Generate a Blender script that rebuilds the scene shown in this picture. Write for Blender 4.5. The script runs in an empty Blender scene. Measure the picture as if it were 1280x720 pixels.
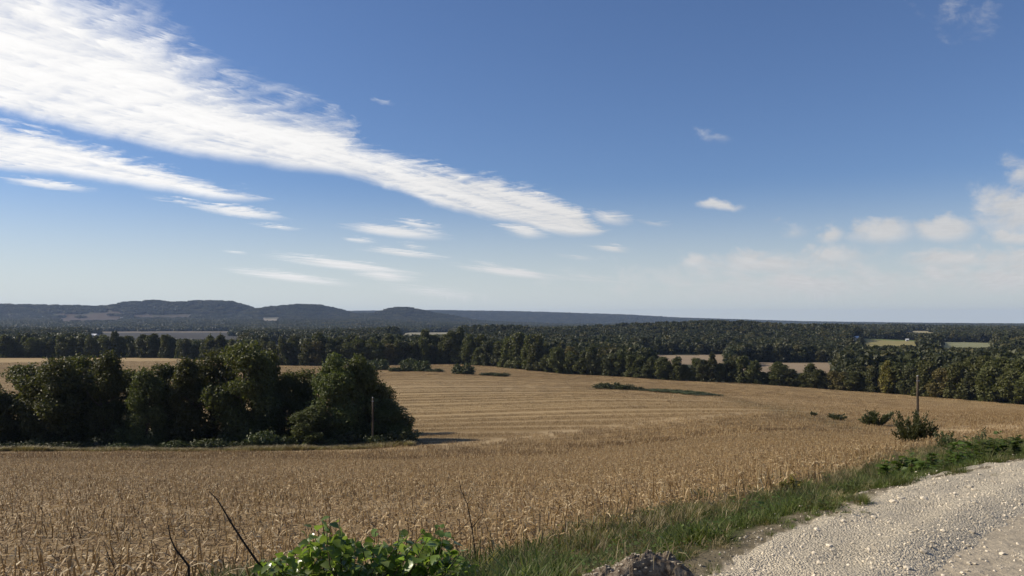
import bpy, math, random
import numpy as np
from mathutils import Vector, Matrix, Euler

random.seed(7)
RNG = np.random.default_rng(11)
SC = bpy.context.scene
COL = SC.collection

# ------------------------------------------------------------------ camera
F = 1000.0            # focal length in photo pixels (1280 wide)
HOR = 400.0           # pixel row of eye level
cam_d = bpy.data.cameras.new('camera')
cam = bpy.data.objects.new('camera', cam_d)
COL.objects.link(cam)
cam.location = (0, 0, 0)
cam.rotation_euler = (math.radians(90), 0, 0)
cam_d.sensor_width = 36.0
cam_d.lens = 36.0 * F / 1280.0
cam_d.shift_y = (HOR - 360.0) / 1280.0
cam_d.clip_start = 0.05
cam_d.clip_end = 60000
SC.camera = cam

SC.view_settings.view_transform = 'Standard'
SC.view_settings.look = 'None'
SC.view_settings.gamma = 1.0
SC.view_settings.exposure = 0.15
SC.view_settings.use_curve_mapping = False
SC.render.engine = 'CYCLES'
SC.cycles.max_bounces = 6
SC.cycles.diffuse_bounces = 2
SC.cycles.glossy_bounces = 1
SC.cycles.transmission_bounces = 2
SC.cycles.volume_bounces = 0
SC.cycles.transparent_max_bounces = 4
SC.cycles.caustics_reflective = False
SC.cycles.caustics_refractive = False

# ------------------------------------------------------------------ sun and sky
SUN_EL = math.radians(34)
SUN_AZ = math.radians(-80)          # from +Y towards +X (negative = left of view)
sun_dir = Vector((math.sin(SUN_AZ) * math.cos(SUN_EL), math.cos(SUN_AZ) * math.cos(SUN_EL), math.sin(SUN_EL)))
sd = bpy.data.lights.new('sun', 'SUN')
sd.energy = 5.0
sd.angle = math.radians(0.5)
sd.color = (1.0, 0.90, 0.74)
sun = bpy.data.objects.new('sun', sd)
COL.objects.link(sun)
sun.rotation_euler = sun_dir.to_track_quat('Z', 'Y').to_euler()
sun.location = sun_dir * 50


class NB:
    """small node builder"""
    def __init__(self, tree):
        self.t = tree
    def n(self, typ, **kw):
        nd = self.t.nodes.new(typ)
        for k, v in kw.items():
            setattr(nd, k, v)
        return nd
    def put(self, sock, v):
        if isinstance(v, bpy.types.NodeSocket):
            self.t.links.new(v, sock)
        else:
            sock.default_value = v
    def m(self, op, a, b=0.0, c=0.0, clamp=False):
        nd = self.n('ShaderNodeMath', operation=op)
        nd.use_clamp = clamp
        self.put(nd.inputs[0], a); self.put(nd.inputs[1], b); self.put(nd.inputs[2], c)
        return nd.outputs[0]
    def v(self, op, a, b=(0, 0, 0), s=None):
        nd = self.n('ShaderNodeVectorMath', operation=op)
        self.put(nd.inputs[0], a)
        self.put(nd.inputs[1], b)
        if s is not None:
            self.put(nd.inputs['Scale'], s)
        return nd.outputs['Value'] if op in ('DOT_PRODUCT', 'LENGTH', 'DISTANCE') else nd.outputs[0]
    def xyz(self, x=0.0, y=0.0, z=0.0):
        nd = self.n('ShaderNodeCombineXYZ')
        self.put(nd.inputs[0], x); self.put(nd.inputs[1], y); self.put(nd.inputs[2], z)
        return nd.outputs[0]
    def sep(self, v):
        nd = self.n('ShaderNodeSeparateXYZ')
        self.put(nd.inputs[0], v)
        return nd.outputs
    def noise(self, vec, scale, detail=4.0, rough=0.55, dist=0.0, lac=2.0):
        nd = self.n('ShaderNodeTexNoise')
        self.put(nd.inputs['Vector'], vec)
        nd.inputs['Scale'].default_value = scale
        nd.inputs['Detail'].default_value = detail
        nd.inputs['Roughness'].default_value = rough
        nd.inputs['Lacunarity'].default_value = lac
        nd.inputs['Distortion'].default_value = dist
        return nd.outputs[0]
    def ss(self, x, lo, hi, out0=0.0, out1=1.0):
        nd = self.n('ShaderNodeMapRange', interpolation_type='SMOOTHSTEP')
        self.put(nd.inputs[0], x); self.put(nd.inputs[1], lo); self.put(nd.inputs[2], hi)
        self.put(nd.inputs[3], out0); self.put(nd.inputs[4], out1)
        return nd.outputs[0]
    def mix(self, f, a, b, mode='MIX'):
        nd = self.n('ShaderNodeMix', data_type='RGBA', blend_type=mode)
        self.put(nd.inputs[0], f); self.put(nd.inputs[6], a); self.put(nd.inputs[7], b)
        return nd.outputs[2]


world = bpy.data.worlds.new('World')
SC.world = world
world.use_nodes = True
wt = world.node_tree
wt.nodes.clear()
W = NB(wt)
SKY_S = 0.084
sky = W.n('ShaderNodeTexSky', sky_type='NISHITA')
sky.sun_disc = False
sky.sun_elevation = SUN_EL
sky.sun_rotation = SUN_AZ
sky.altitude = 200
sky.air_density = 1.0
sky.dust_density = 0.25
sky.ozone_density = 5.0
sky_col = W.v('MULTIPLY', sky.outputs[0], (SKY_S * 0.93, SKY_S * 0.95, SKY_S * 1.08))

# clouds: thin high sheets laid out by direction (px/py: 1/1000 of the distance, as on a flat chart facing +Y)
geo = W.n('ShaderNodeTexCoord')
d = W.v('NORMALIZE', geo.outputs['Generated'])
dx, dy, dz = W.sep(d)
yc = W.m('MAXIMUM', dy, 0.05)
cpx = W.m('MULTIPLY_ADD', W.m('DIVIDE', dx, yc), 1000.0, 640.0)
cpy = W.m('MULTIPLY_ADD', W.m('DIVIDE', dz, yc), -1000.0, HOR)
front = W.ss(dy, 0.1, 0.3)
zc = W.m('MAXIMUM', dz, 0.03)
uvw = W.xyz(W.m('DIVIDE', dx, zc), W.m('DIVIDE', dy, zc), 0.0)       # a level cloud deck
rot = W.n('ShaderNodeVectorRotate', rotation_type='Z_AXIS')          # x runs along the big bands
W.put(rot.inputs['Vector'], uvw)
rot.inputs['Angle'].default_value = -math.atan2(5.8, 2.8)
duv = rot.outputs[0]
n_big = W.noise(W.v('MULTIPLY', duv, (0.30, 1.7, 1.0)), 1.7, 8.0, 0.66, 0.35)          # long fibres
bend = W.v('ADD', duv, W.xyz(W.m('MULTIPLY', n_big, 0.6), 0.0, 0.0))
n_fine = W.noise(W.v('MULTIPLY', bend, (4.6, 1.2, 1.0)), 2.2, 5.0, 0.6, 0.3)        # ripples across them
n_puff = W.noise(W.xyz(W.m('MULTIPLY', cpx, 0.02), W.m('MULTIPLY', cpy, 0.03), 0.0), 1.0, 8.0, 0.62, 0.3)
nb_c = W.m('SUBTRACT', n_big, 0.5)
nf_c = W.m('SUBTRACT', n_fine, 0.5)
np_c = W.m('SUBTRACT', n_puff, 0.5)
hf = W.ss(cpy, 390.0, 100.0, 0.2, 1.0)                               # far clouds look smaller
wy = W.m('MULTIPLY', W.m('MULTIPLY_ADD', nf_c, 22.0, W.m('MULTIPLY', nb_c, 40.0)), hf)
cyw = W.m('ADD', cpy, wy)
cxw = W.m('ADD', cpx, W.m('MULTIPLY', W.m('MULTIPLY_ADD', np_c, 90.0, W.m('MULTIPLY', nb_c, 60.0)), hf))


def edge_curve(pts):
    """row of a cloud edge as a curve over the across coordinate"""
    fc = W.n('ShaderNodeFloatCurve')
    cv = fc.mapping.curves[0]
    P = [((x + 400) / 1200.0, (y + 300) / 700.0) for x, y in pts]
    cv.points[0].location = P[0]
    cv.points[1].location = P[-1]
    for p in P[1:-1]:
        cv.points.new(*p)
    fc.mapping.update()
    W.put(fc.inputs['Value'], W.m('MULTIPLY_ADD', cxw, 1 / 1200.0, 400 / 1200.0, clamp=True))
    return W.m('MULTIPLY_ADD', fc.outputs[0], 700.0, -300.0)


def sheet(up, lo, su_, sl):
    """inside measure of a sheet between two edges; su_, sl = softness of the edges in rows"""
    a = W.m('DIVIDE', W.m('SUBTRACT', cyw, edge_curve(up)), su_)
    b = W.m('DIVIDE', W.m('SUBTRACT', edge_curve(lo), cyw), sl)
    return W.m('MINIMUM', a, b)


soft_up = W.ss(cpx, 250.0, 650.0, 95.0, 20.0)
soft_lo = W.ss(cpx, 100.0, 700.0, 22.0, 12.0)
m1 = sheet([(-400, -260), (-200, -170), (0, -100), (100, -40), (190, 0), (250, 45), (320, 76), (400, 104), (430, 126), (445, 150), (500, 182), (540, 196), (600, 210), (650, 228), (700, 243), (745, 272), (762, 286), (800, 310)],
           [(-400, 60), (-200, 100), (0, 146), (100, 170), (200, 193), (330, 213), (440, 228), (500, 244), (540, 260), (600, 275), (650, 285), (700, 297), (745, 297), (762, 287), (800, 270)], soft_up, soft_lo)
m2 = sheet([(-400, 60), (-100, 126), (0, 144), (100, 172), (200, 205), (280, 226), (350, 244), (380, 262), (800, 400)],
           [(-400, 180), (-100, 206), (0, 217), (100, 228), (200, 243), (300, 256), (350, 250), (380, 238), (800, 100)], 22.0, 16.0)
big = W.m('MAXIMUM', W.m('MINIMUM', m1, 0.9), W.m('MINIMUM', m2, 0.88))
tex = W.m('ADD', W.m('MULTIPLY', nb_c, 1.7), W.m('MULTIPLY', nf_c, 0.9))
a_big = W.ss(W.m('MULTIPLY_ADD', tex, 0.95, big), 0.05, 1.0)

TILT = math.radians(7.0)
ct, st_ = math.cos(TILT), math.sin(TILT)
rx = W.m('ADD', W.m('MULTIPLY', cxw, ct), W.m('MULTIPLY', cyw, st_))
ry = W.m('SUBTRACT', W.m('MULTIPLY', cyw, ct), W.m('MULTIPLY', cxw, st_))
pt_s = W.xyz(rx, ry, 0.0)
pt_p = W.xyz(W.m('MULTIPLY_ADD', np_c, 40.0, cpx), W.m('MULTIPLY_ADD', np_c, 26.0, cpy), 0.0)


def puffs(pt, lst, tilt):
    """union of soft ellipses: px, py, half length, half thickness, strength"""
    o = None
    for (x, y, L_, T_, s_) in lst:
        if tilt:
            x, y = x * ct + y * st_, y * ct - x * st_
        nd = W.n('ShaderNodeVectorMath', operation='MULTIPLY_ADD')
        W.put(nd.inputs[0], pt)
        nd.inputs[1].default_value = (1 / L_, 1 / T_, 0)
        # the tiny link to the ellipse before makes Cycles work through them one by one
        if o is None:
            nd.inputs[2].default_value = (-x / L_, -y / T_, 0)
        else:
            W.put(nd.inputs[2], W.xyz(W.m('MULTIPLY_ADD', o, 1e-6, -x / L_), -y / T_, 0.0))
        v = W.m('MULTIPLY_ADD', W.v('LENGTH', nd.outputs[0]), -s_, s_)
        o = v if o is None else W.m('MAXIMUM', o, v)
    return o


small = puffs(pt_s, [
    (60, 230, 75, 9, 0.9), (300, 265, 75, 9, 1.1), (345, 284, 34, 3.5, 0.7), (225, 252, 40, 4, 0.6),
    (490, 288, 85, 11, 1.15), (525, 281, 34, 6, 0.8), (450, 300, 26, 5, 0.8), (500, 316, 75, 6, 0.85), (515, 308, 26, 5, 0.6),
    (430, 331, 115, 9, 1.05), (480, 344, 55, 10, 0.9), (360, 346, 100, 8, 1.0), (545, 366, 95, 12, 0.55),
    (640, 340, 85, 8, 1.05), (612, 333, 40, 6, 0.6), (765, 311, 32, 6, 0.8), (765, 273, 34, 13, 0.7), (295, 315, 26, 3.5, 0.55), (485, 127, 26, 5, 0.4),
    (722, 322, 30, 5, 0.45), (818, 279, 28, 6, 0.5), (655, 289, 40, 12, 0.95), (740, 348, 80, 10, 0.4),
], True)
a_small = W.ss(W.m('MULTIPLY_ADD', tex, 0.7, small), 0.06, 0.9, 0.0, 0.9)
puff = puffs(pt_p, [
    (905, 257, 36, 9, 0.95), (897, 172, 34, 12, 0.30), (990, 290, 34, 14, 0.55), (1037, 291, 26, 20, 1.05), (1100, 289, 62, 22, 1.1), (1182, 286, 52, 24, 1.15),
    (1290, 262, 100, 50, 1.1), (1275, 297, 60, 14, 1.0), (1275, 215, 40, 34, 0.75), (868, 326, 32, 16, 0.85), (960, 330, 130, 24, 0.85), (1040, 320, 80, 20, 0.7),
    (1200, 322, 170, 20, 0.9), (1000, 352, 330, 38, 0.72), (1280, 345, 260, 38, 0.8), (1210, 15, 60, 40, 0.28), (1420, 240, 160, 90, 0.8),
], False)
a_puff = W.ss(W.m('MULTIPLY_ADD', np_c, 1.5, puff), 0.08, 0.85, 0.0, 0.88)
alpha_f = W.m('MULTIPLY', W.m('MAXIMUM', W.m('MAXIMUM', a_big, a_small), a_puff), front)
# the rest of the sky: thin streaks of the same kind, out of view
streak = W.m('MULTIPLY', W.ss(n_big, 0.5, 0.75, 0.0, 0.6), W.ss(dy, 0.25, -0.1))
alpha = W.m('MULTIPLY', W.m('MAXIMUM', alpha_f, streak), W.ss(dz, 0.0, 0.03))
# forward scattering: brighter towards the sun; thin relief from the ripples
cs = W.v('DOT_PRODUCT', d, tuple(sun_dir))
lum = W.ss(cs, -0.15, 0.66, 0.62, 0.95)
lum = W.m('MULTIPLY', lum, W.m('MULTIPLY_ADD', tex, 0.22, 0.93))
cl_col = W.v('MULTIPLY', W.xyz(lum, lum, lum), (1.0, 0.99, 0.98))
# pale air low over the horizon
hz = W.ss(cs, -0.3, 0.6, 0.88, 1.02)
hz_col = W.v('MULTIPLY', W.xyz(hz, hz, hz), (0.625, 0.665, 0.645))
sky_low = W.mix(W.ss(dz, 0.175, -0.01, 0.0, 0.92), sky_col, hz_col)
final = W.mix(alpha, sky_low, cl_col)
bg = W.n('ShaderNodeBackground')
wt.links.new(final, bg.inputs[0])
bg.inputs[1].default_value = 1.0
wo = W.n('ShaderNodeOutputWorld')
wt.links.new(bg.outputs[0], wo.inputs[0])
world.cycles.sampling_method = 'MANUAL'
world.cycles.sample_map_resolution = 512

# ------------------------------------------------------------------ helpers

def tag(o, label=None, cat=None, group=None, kind=None):
    if label: o['label'] = label
    if cat: o['category'] = cat
    if group: o['group'] = group
    if kind: o['kind'] = kind
    return o


def mesh_np(name, verts, faces, mats=(), smooth=False, mat_idx=None):
    """faces: (n,k) int array or list of such arrays"""
    me = bpy.data.meshes.new(name)
    verts = np.asarray(verts, dtype=np.float32)
    if not isinstance(faces, (list, tuple)):
        faces = [faces]
    faces = [np.asarray(f, dtype=np.int32) for f in faces if len(f)]
    nl = sum(f.size for f in faces)
    nf = sum(len(f) for f in faces)
    me.vertices.add(len(verts))
    me.vertices.foreach_set('co', verts.ravel())
    me.loops.add(nl)
    me.loops.foreach_set('vertex_index', np.concatenate([f.ravel() for f in faces]))
    me.polygons.add(nf)
    sizes = np.concatenate([np.full(len(f), f.shape[1]) for f in faces])
    starts = np.concatenate([[0], np.cumsum(sizes)[:-1]]).astype(np.int32)
    me.polygons.foreach_set('loop_start', starts)
    if mat_idx is not None:
        me.polygons.foreach_set('material_index', np.asarray(mat_idx, dtype=np.int32))
    me.polygons.foreach_set('use_smooth', np.full(nf, smooth))
    for m in mats:
        me.materials.append(m)
    me.update(calc_edges=True)
    me.validate()
    return me


def obj(name, me, parent=None, loc=None, link=True):
    o = bpy.data.objects.new(name, me)
    if link:
        COL.objects.link(o)
    if parent is not None:
        o.parent = parent
    if loc is not None:
        o.location = loc
    return o


def empty(name, loc, rz=0.0, scale=(1, 1, 1)):
    o = bpy.data.objects.new(name, None)
    COL.objects.link(o)
    o.location = loc
    o.rotation_euler = (0, 0, rz)
    o.scale = scale
    o.empty_display_size = 0.3
    return o


def unit(v):
    return v / np.maximum(np.linalg.norm(v, axis=-1, keepdims=True), 1e-9)


def tube(path, radii, sides=6):
    """tapered tube along a path; returns verts, quads, end tris"""
    path = np.asarray(path, float)
    n = len(path)
    tang = np.gradient(path, axis=0)
    tang = unit(tang)
    up = np.array([0.31, 0.17, 0.93])
    if abs(np.dot(tang[0], up)) > 0.9:
        up = np.array([1.0, 0.2, 0.0])
    e1 = unit(np.cross(tang, up))
    e2 = np.cross(tang, e1)
    an = np.linspace(0, 2 * np.pi, sides, endpoint=False)
    ring = np.cos(an)[None, :, None] * e1[:, None, :] + np.sin(an)[None, :, None] * e2[:, None, :]
    V = path[:, None, :] + ring * np.asarray(radii, float)[:, None, None]
    V = V.reshape(-1, 3)
    Q = []
    for i in range(n - 1):
        for j in range(sides):
            k = (j + 1) % sides
            Q.append((i * sides + j, i * sides + k, (i + 1) * sides + k, (i + 1) * sides + j))
    tip = len(V)
    V = np.vstack([V, path[-1:] + tang[-1:] * radii[-1] * 0.5])
    T = [((n - 1) * sides + j, (n - 1) * sides + (j + 1) % sides, tip) for j in range(sides)]
    return V, np.array(Q), np.array(T)


class Acc:
    """collects shapes into one mesh"""
    def __init__(self):
        self.V, self.Q, self.T, self.n = [], [], [], 0
    def add(self, V, Q=None, T=None):
        if Q is not None and len(Q): self.Q.append(np.asarray(Q) + self.n)
        if T is not None and len(T): self.T.append(np.asarray(T) + self.n)
        self.V.append(np.asarray(V, float)); self.n += len(V)
    def tube(self, path, radii, sides=6):
        self.add(*tube(path, radii, sides))
    def box(self, x0, x1, y0, y1, z0, z1):
        V = [(x, y, z) for z in (z0, z1) for y in (y0, y1) for x in (x0, x1)]
        Q = [(0, 2, 3, 1), (4, 5, 7, 6), (0, 1, 5, 4), (2, 6, 7, 3), (0, 4, 6, 2), (1, 3, 7, 5)]
        self.add(V, Q)
    def mesh(self, name, mats=(), smooth=False):
        f = []
        if self.Q: f.append(np.vstack(self.Q))
        if self.T: f.append(np.vstack(self.T))
        return mesh_np(name, np.vstack(self.V), f, mats, smooth)


# ------------------------------------------------------------------ materials

def mat(name):
    m = bpy.data.materials.new(name)
    m.use_nodes = True
    m.node_tree.nodes.clear()
    b = NB(m.node_tree)
    out = b.n('ShaderNodeOutputMaterial')
    return m, b, out


def hsv_var(b, col, rnd, amount, hue=0.0):
    hs = b.n('ShaderNodeHueSaturation')
    b.put(hs.inputs['Color'], col)
    b.put(hs.inputs['Value'], b.m('MULTIPLY_ADD', rnd, amount, 1.0 - amount * 0.5))
    if hue:
        b.put(hs.inputs['Hue'], b.m('MULTIPLY_ADD', rnd, hue, 0.5 - hue * 0.5))
    return hs.outputs[0]


def leaf_mat(name, c1, c2, transl=0.3, rough=0.55, spec=0.3, objvar=0.5, c3=None):
    m, b, out = mat(name)
    g = b.n('ShaderNodeNewGeometry')
    oi = b.n('ShaderNodeObjectInfo')
    col = b.mix(g.outputs['Random Per Island'], (*c1, 1), (*c2, 1))
    if c3:
        col = b.mix(b.ss(oi.outputs['Random'], 0.72, 0.95), col, (*c3, 1))
    big = b.noise(g.outputs['Position'], 0.35, 2.0)
    col = hsv_var(b, col, big, 0.5)
    col = hsv_var(b, col, oi.outputs['Random'], objvar, 0.03)
    p = b.n('ShaderNodeBsdfPrincipled')
    b.put(p.inputs['Base Color'], col)
    p.inputs['Roughness'].default_value = rough
    p.inputs['Specular IOR Level'].default_value = spec
    tr = b.n('ShaderNodeBsdfTranslucent')
    b.put(tr.inputs[0], b.mix(1.0, col, (1.25, 1.35, 0.7, 1), 'MULTIPLY'))
    ms = b.n('ShaderNodeMixShader')
    ms.inputs[0].default_value = transl
    m.node_tree.links.new(p.outputs[0], ms.inputs[1])
    m.node_tree.links.new(tr.outputs[0], ms.inputs[2])
    m.node_tree.links.new(ms.outputs[0], out.inputs[0])
    return m


def plain_mat(name, c1, c2, scale=6.0, rough=0.8, spec=0.3, bump=0.0, stretch=(1, 1, 1), detail=5.0, islands=0.0, coords='Object'):
    m, b, out = mat(name)
    tc = b.n('ShaderNodeTexCoord')
    g = b.n('ShaderNodeNewGeometry')
    src = g.outputs['Position'] if coords == 'World' else tc.outputs[coords]
    vec = b.v('MULTIPLY', src, stretch)
    nz = b.noise(vec, scale, detail, 0.6)
    col = b.mix(b.ss(nz, 0.3, 0.7), (*c1, 1), (*c2, 1))
    if islands:
        col = hsv_var(b, col, g.outputs['Random Per Island'], islands)
    p = b.n('ShaderNodeBsdfPrincipled')
    b.put(p.inputs['Base Color'], col)
    p.inputs['Roughness'].default_value = rough
    p.inputs['Specular IOR Level'].default_value = spec
    if bump:
        bp = b.n('ShaderNodeBump')
        bp.inputs['Strength'].default_value = bump
        bp.inputs['Distance'].default_value = 0.02
        b.put(bp.inputs['Height'], nz)
        b.put(p.inputs['Normal'], bp.outputs[0])
    m.node_tree.links.new(p.outputs[0], out.inputs[0])
    return m


M = {}
M['leaf_dark'] = leaf_mat('dark tree leaves', (0.055, 0.062, 0.018), (0.118, 0.118, 0.036), 0.33, c3=(0.075, 0.070, 0.022))
M['leaf_olive'] = leaf_mat('olive tree leaves', (0.045, 0.052, 0.018), (0.085, 0.085, 0.028), 0.22, c3=(0.10, 0.075, 0.025))
M['leaf_yellow'] = leaf_mat('yellowing leaves', (0.12, 0.11, 0.02), (0.20, 0.17, 0.03), 0.25)
M['leaf_vine'] = leaf_mat('vine leaves', (0.062, 0.073, 0.022), (0.12, 0.126, 0.042), 0.33)
M['leaf_far'] = leaf_mat('far forest leaves', (0.036, 0.042, 0.015), (0.066, 0.070, 0.024), 0.2, objvar=0.5, c3=(0.075, 0.062, 0.022))
M['leaf_bush'] = leaf_mat('fresh green bush leaves', (0.11, 0.17, 0.030), (0.23, 0.29, 0.08), 0.52, rough=0.30, spec=0.7, objvar=0.5)
M['leaf_shrub'] = leaf_mat('grey green shrub leaves', (0.045, 0.055, 0.020), (0.090, 0.10, 0.036), 0.2)
M['leaf_weed'] = leaf_mat('weed leaves', (0.058, 0.092, 0.018), (0.115, 0.155, 0.035), 0.35)
M['grass'] = leaf_mat('verge grass blades', (0.062, 0.092, 0.017), (0.135, 0.155, 0.038), 0.35, objvar=0.9, c3=(0.10, 0.085, 0.038))
M['dry_grass'] = leaf_mat('dry grass blades', (0.17, 0.13, 0.065), (0.30, 0.24, 0.13), 0.25, objvar=0.6)
M['bark'] = plain_mat('grey brown bark', (0.06, 0.045, 0.032), (0.13, 0.10, 0.075), 9, 0.9, 0.2, 0.6, (1, 1, 0.25))
M['twig'] = plain_mat('dark dead twig', (0.020, 0.014, 0.010), (0.05, 0.036, 0.026), 14, 0.85, 0.2)
M['stem'] = plain_mat('green brown stem', (0.06, 0.06, 0.025), (0.11, 0.085, 0.04), 14, 0.8, 0.2)
M['pole'] = plain_mat('weathered pole wood', (0.055, 0.042, 0.03), (0.11, 0.085, 0.06), 5, 0.9, 0.2, 0.5, (1, 1, 0.06))
M['metal'] = plain_mat('grey metal', (0.25, 0.25, 0.25), (0.35, 0.35, 0.35), 5, 0.5, 0.5)
M['white_wall'] = plain_mat('white boards', (0.70, 0.70, 0.68), (0.80, 0.80, 0.78), 0.6, 0.7, 0.3)
M['tan_wall'] = plain_mat('tan boards', (0.42, 0.36, 0.28), (0.52, 0.45, 0.36), 0.6, 0.7, 0.3)
M['roof_pale'] = plain_mat('pale metal roof', (0.55, 0.56, 0.58), (0.68, 0.69, 0.70), 0.5, 0.45, 0.5)
M['roof_dark'] = plain_mat('dark shingle roof', (0.09, 0.085, 0.08), (0.14, 0.13, 0.125), 0.9, 0.85, 0.3)
M['pane'] = plain_mat('window glass', (0.03, 0.035, 0.04), (0.05, 0.055, 0.06), 0.5, 0.1, 0.6)
M['door'] = plain_mat('brown door', (0.10, 0.06, 0.04), (0.15, 0.09, 0.06), 2, 0.6, 0.3)


def corn_mat(name):
    m, b, out = mat(name)
    g = b.n('ShaderNodeNewGeometry')
    isl = g.outputs['Random Per Island']
    ramp = b.n('ShaderNodeValToRGB')
    b.put(ramp.inputs[0], isl)
    el = ramp.color_ramp.elements
    el[0].position = 0.0; el[0].color = (0.20, 0.118, 0.046, 1)
    el[1].position = 1.0; el[1].color = (0.70, 0.57, 0.35, 1)
    e = el.new(0.45); e.color = (0.335, 0.225, 0.098, 1)
    e = el.new(0.8); e.color = (0.48, 0.34, 0.165, 1)
    bign = b.noise(g.outputs['Position'], 0.06, 3.0)
    col = hsv_var(b, ramp.outputs[0], bign, 0.5)
    fib = b.noise(b.v('MULTIPLY', g.outputs['Position'], (60, 60, 8)), 1.0, 2.0)
    col = hsv_var(b, col, fib, 0.4)
    p = b.n('ShaderNodeBsdfPrincipled')
    b.put(p.inputs['Base Color'], col)
    p.inputs['Roughness'].default_value = 0.55
    p.inputs['Specular IOR Level'].default_value = 0.35
    tr = b.n('ShaderNodeBsdfTranslucent')
    b.put(tr.inputs[0], col)
    ms = b.n('ShaderNodeMixShader')
    ms.inputs[0].default_value = 0.22
    m.node_tree.links.new(p.outputs[0], ms.inputs[1])
    m.node_tree.links.new(tr.outputs[0], ms.inputs[2])
    m.node_tree.links.new(ms.outputs[0], out.inputs[0])
    return m


M['corn'] = corn_mat('dry corn stalk')


def stone_mat(name):
    m, b, out = mat(name)
    g = b.n('ShaderNodeNewGeometry')
    oi = b.n('ShaderNodeObjectInfo')
    col = b.mix(g.outputs['Random Per Island'], (0.42, 0.355, 0.255, 1), (0.64, 0.56, 0.43, 1))
    col = hsv_var(b, col, oi.outputs['Random'], 0.7)
    nz = b.noise(g.outputs['Position'], 40, 4.0)
    col = hsv_var(b, col, nz, 0.5)
    p = b.n('ShaderNodeBsdfPrincipled')
    b.put(p.inputs['Base Color'], col)
    p.inputs['Roughness'].default_value = 0.9
    p.inputs['Specular IOR Level'].default_value = 0.2
    m.node_tree.links.new(p.outputs[0], out.inputs[0])
    return m


M['stone'] = stone_mat('crushed limestone')


def ground_mat(name):
    """colour zone from the vertices (soil, straw, grass, forest floor), grain and clods from noise"""
    m, b, out = mat(name)
    at = b.n('ShaderNodeAttribute', attribute_name='zone')
    g = b.n('ShaderNodeNewGeometry')
    P = g.outputs['Position']
    n1 = b.noise(P, 9.0, 6.0, 0.65)
    n2 = b.noise(P, 0.9, 5.0, 0.6)
    n3 = b.noise(P, 0.022, 1.0, 0.5)
    # paler straw left in long lines along the planted rows
    ra = b.n('ShaderNodeAttribute', attribute_name='row')
    px_, py_, pz_ = b.sep(P)
    nl = b.noise(b.xyz(b.m('MULTIPLY', ra.outputs['Fac'], 0.5), b.m('MULTIPLY', px_, 0.003), 0.0), 1.0, 2.0, 0.6)
    lines = b.m('MULTIPLY', b.ss(nl, 0.48, 0.72), b.m('MULTIPLY', at.outputs['Alpha'], 0.6))
    wl = b.ss(b.m('COSINE', b.m('MULTIPLY', ra.outputs['Fac'], 2 * math.pi / 9.12)), 0.45, 0.9)
    lines = b.m('MAXIMUM', lines, b.m('MULTIPLY', wl, b.m('MULTIPLY', at.outputs['Alpha'], 0.28)))
    base = b.mix(lines, at.outputs['Color'], (0.46, 0.345, 0.20, 1))
    base = b.mix(b.m('MULTIPLY', b.ss(nl, 0.5, 0.3), b.m('MULTIPLY', at.outputs['Alpha'], 0.45)), base, (0.13, 0.085, 0.042, 1))
    col = hsv_var(b, base, n1, 0.9)
    col = hsv_var(b, col, n2, 0.4)
    col = hsv_var(b, col, n3, 0.5)
    p = b.n('ShaderNodeBsdfPrincipled')
    b.put(p.inputs['Base Color'], col)
    p.inputs['Roughness'].default_value = 0.95
    p.inputs['Specular IOR Level'].default_value = 0.1
    bp = b.n('ShaderNodeBump')
    bp.inputs['Strength'].default_value = 0.8
    bp.inputs['Distance'].default_value = 0.05
    b.put(bp.inputs['Height'], n1)
    b.put(p.inputs['Normal'], bp.outputs[0])
    m.node_tree.links.new(p.outputs[0], out.inputs[0])
    return m


M['ground'] = ground_mat('field soil and litter')


def road_mat(name):
    m, b, out = mat(name)
    g = b.n('ShaderNodeNewGeometry')
    P = g.outputs['Position']
    vo = b.n('ShaderNodeTexVoronoi')
    b.put(vo.inputs['Vector'], P)
    vo.inputs['Scale'].default_value = 70
    n1 = b.noise(P, 30, 6.0, 0.7)
    n2 = b.noise(P, 1.4, 4.0, 0.6)
    col = b.mix(n1, (0.42, 0.36, 0.26, 1), (0.62, 0.545, 0.42, 1))
    sepc = b.n('ShaderNodeSeparateColor')
    b.put(sepc.inputs[0], vo.outputs['Color'])
    col = hsv_var(b, col, sepc.outputs[0], 0.5)
    col = hsv_var(b, col, n2, 0.5)
    p = b.n('ShaderNodeBsdfPrincipled')
    b.put(p.inputs['Base Color'], col)
    p.inputs['Roughness'].default_value = 0.95
    p.inputs['Specular IOR Level'].default_value = 0.15
    bp = b.n('ShaderNodeBump')
    bp.inputs['Strength'].default_value = 0.9
    bp.inputs['Distance'].default_value = 0.02
    b.put(bp.inputs['Height'], b.m('SUBTRACT', n1, b.m('MULTIPLY', vo.outputs['Distance'], 1.2)))
    b.put(p.inputs['Normal'], bp.outputs[0])
    m.node_tree.links.new(p.outputs[0], out.inputs[0])
    return m


M['road'] = road_mat('crushed stone road')

# ------------------------------------------------------------------ terrain

def noise2(x, y, cell, seed=0):
    """smooth value noise"""
    x = np.asarray(x, float) / cell; y = np.asarray(y, float) / cell
    xi = np.floor(x).astype(np.int64); yi = np.floor(y).astype(np.int64)
    fx = x - xi; fy = y - yi
    fx = fx * fx * (3 - 2 * fx); fy = fy * fy * (3 - 2 * fy)
    def h(i, j):
        v = np.sin((i * 127.1 + j * 311.7 + seed * 74.7)) * 43758.5453
        return v - np.floor(v)
    a = h(xi, yi); b_ = h(xi + 1, yi); c = h(xi, yi + 1); d_ = h(xi + 1, yi + 1)
    return (a * (1 - fx) + b_ * fx) * (1 - fy) + (c * (1 - fx) + d_ * fx) * fy


def sstep(x, a, b_):
    t = np.clip((x - a) / (b_ - a), 0, 1)
    return t * t * (3 - 2 * t)


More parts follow.
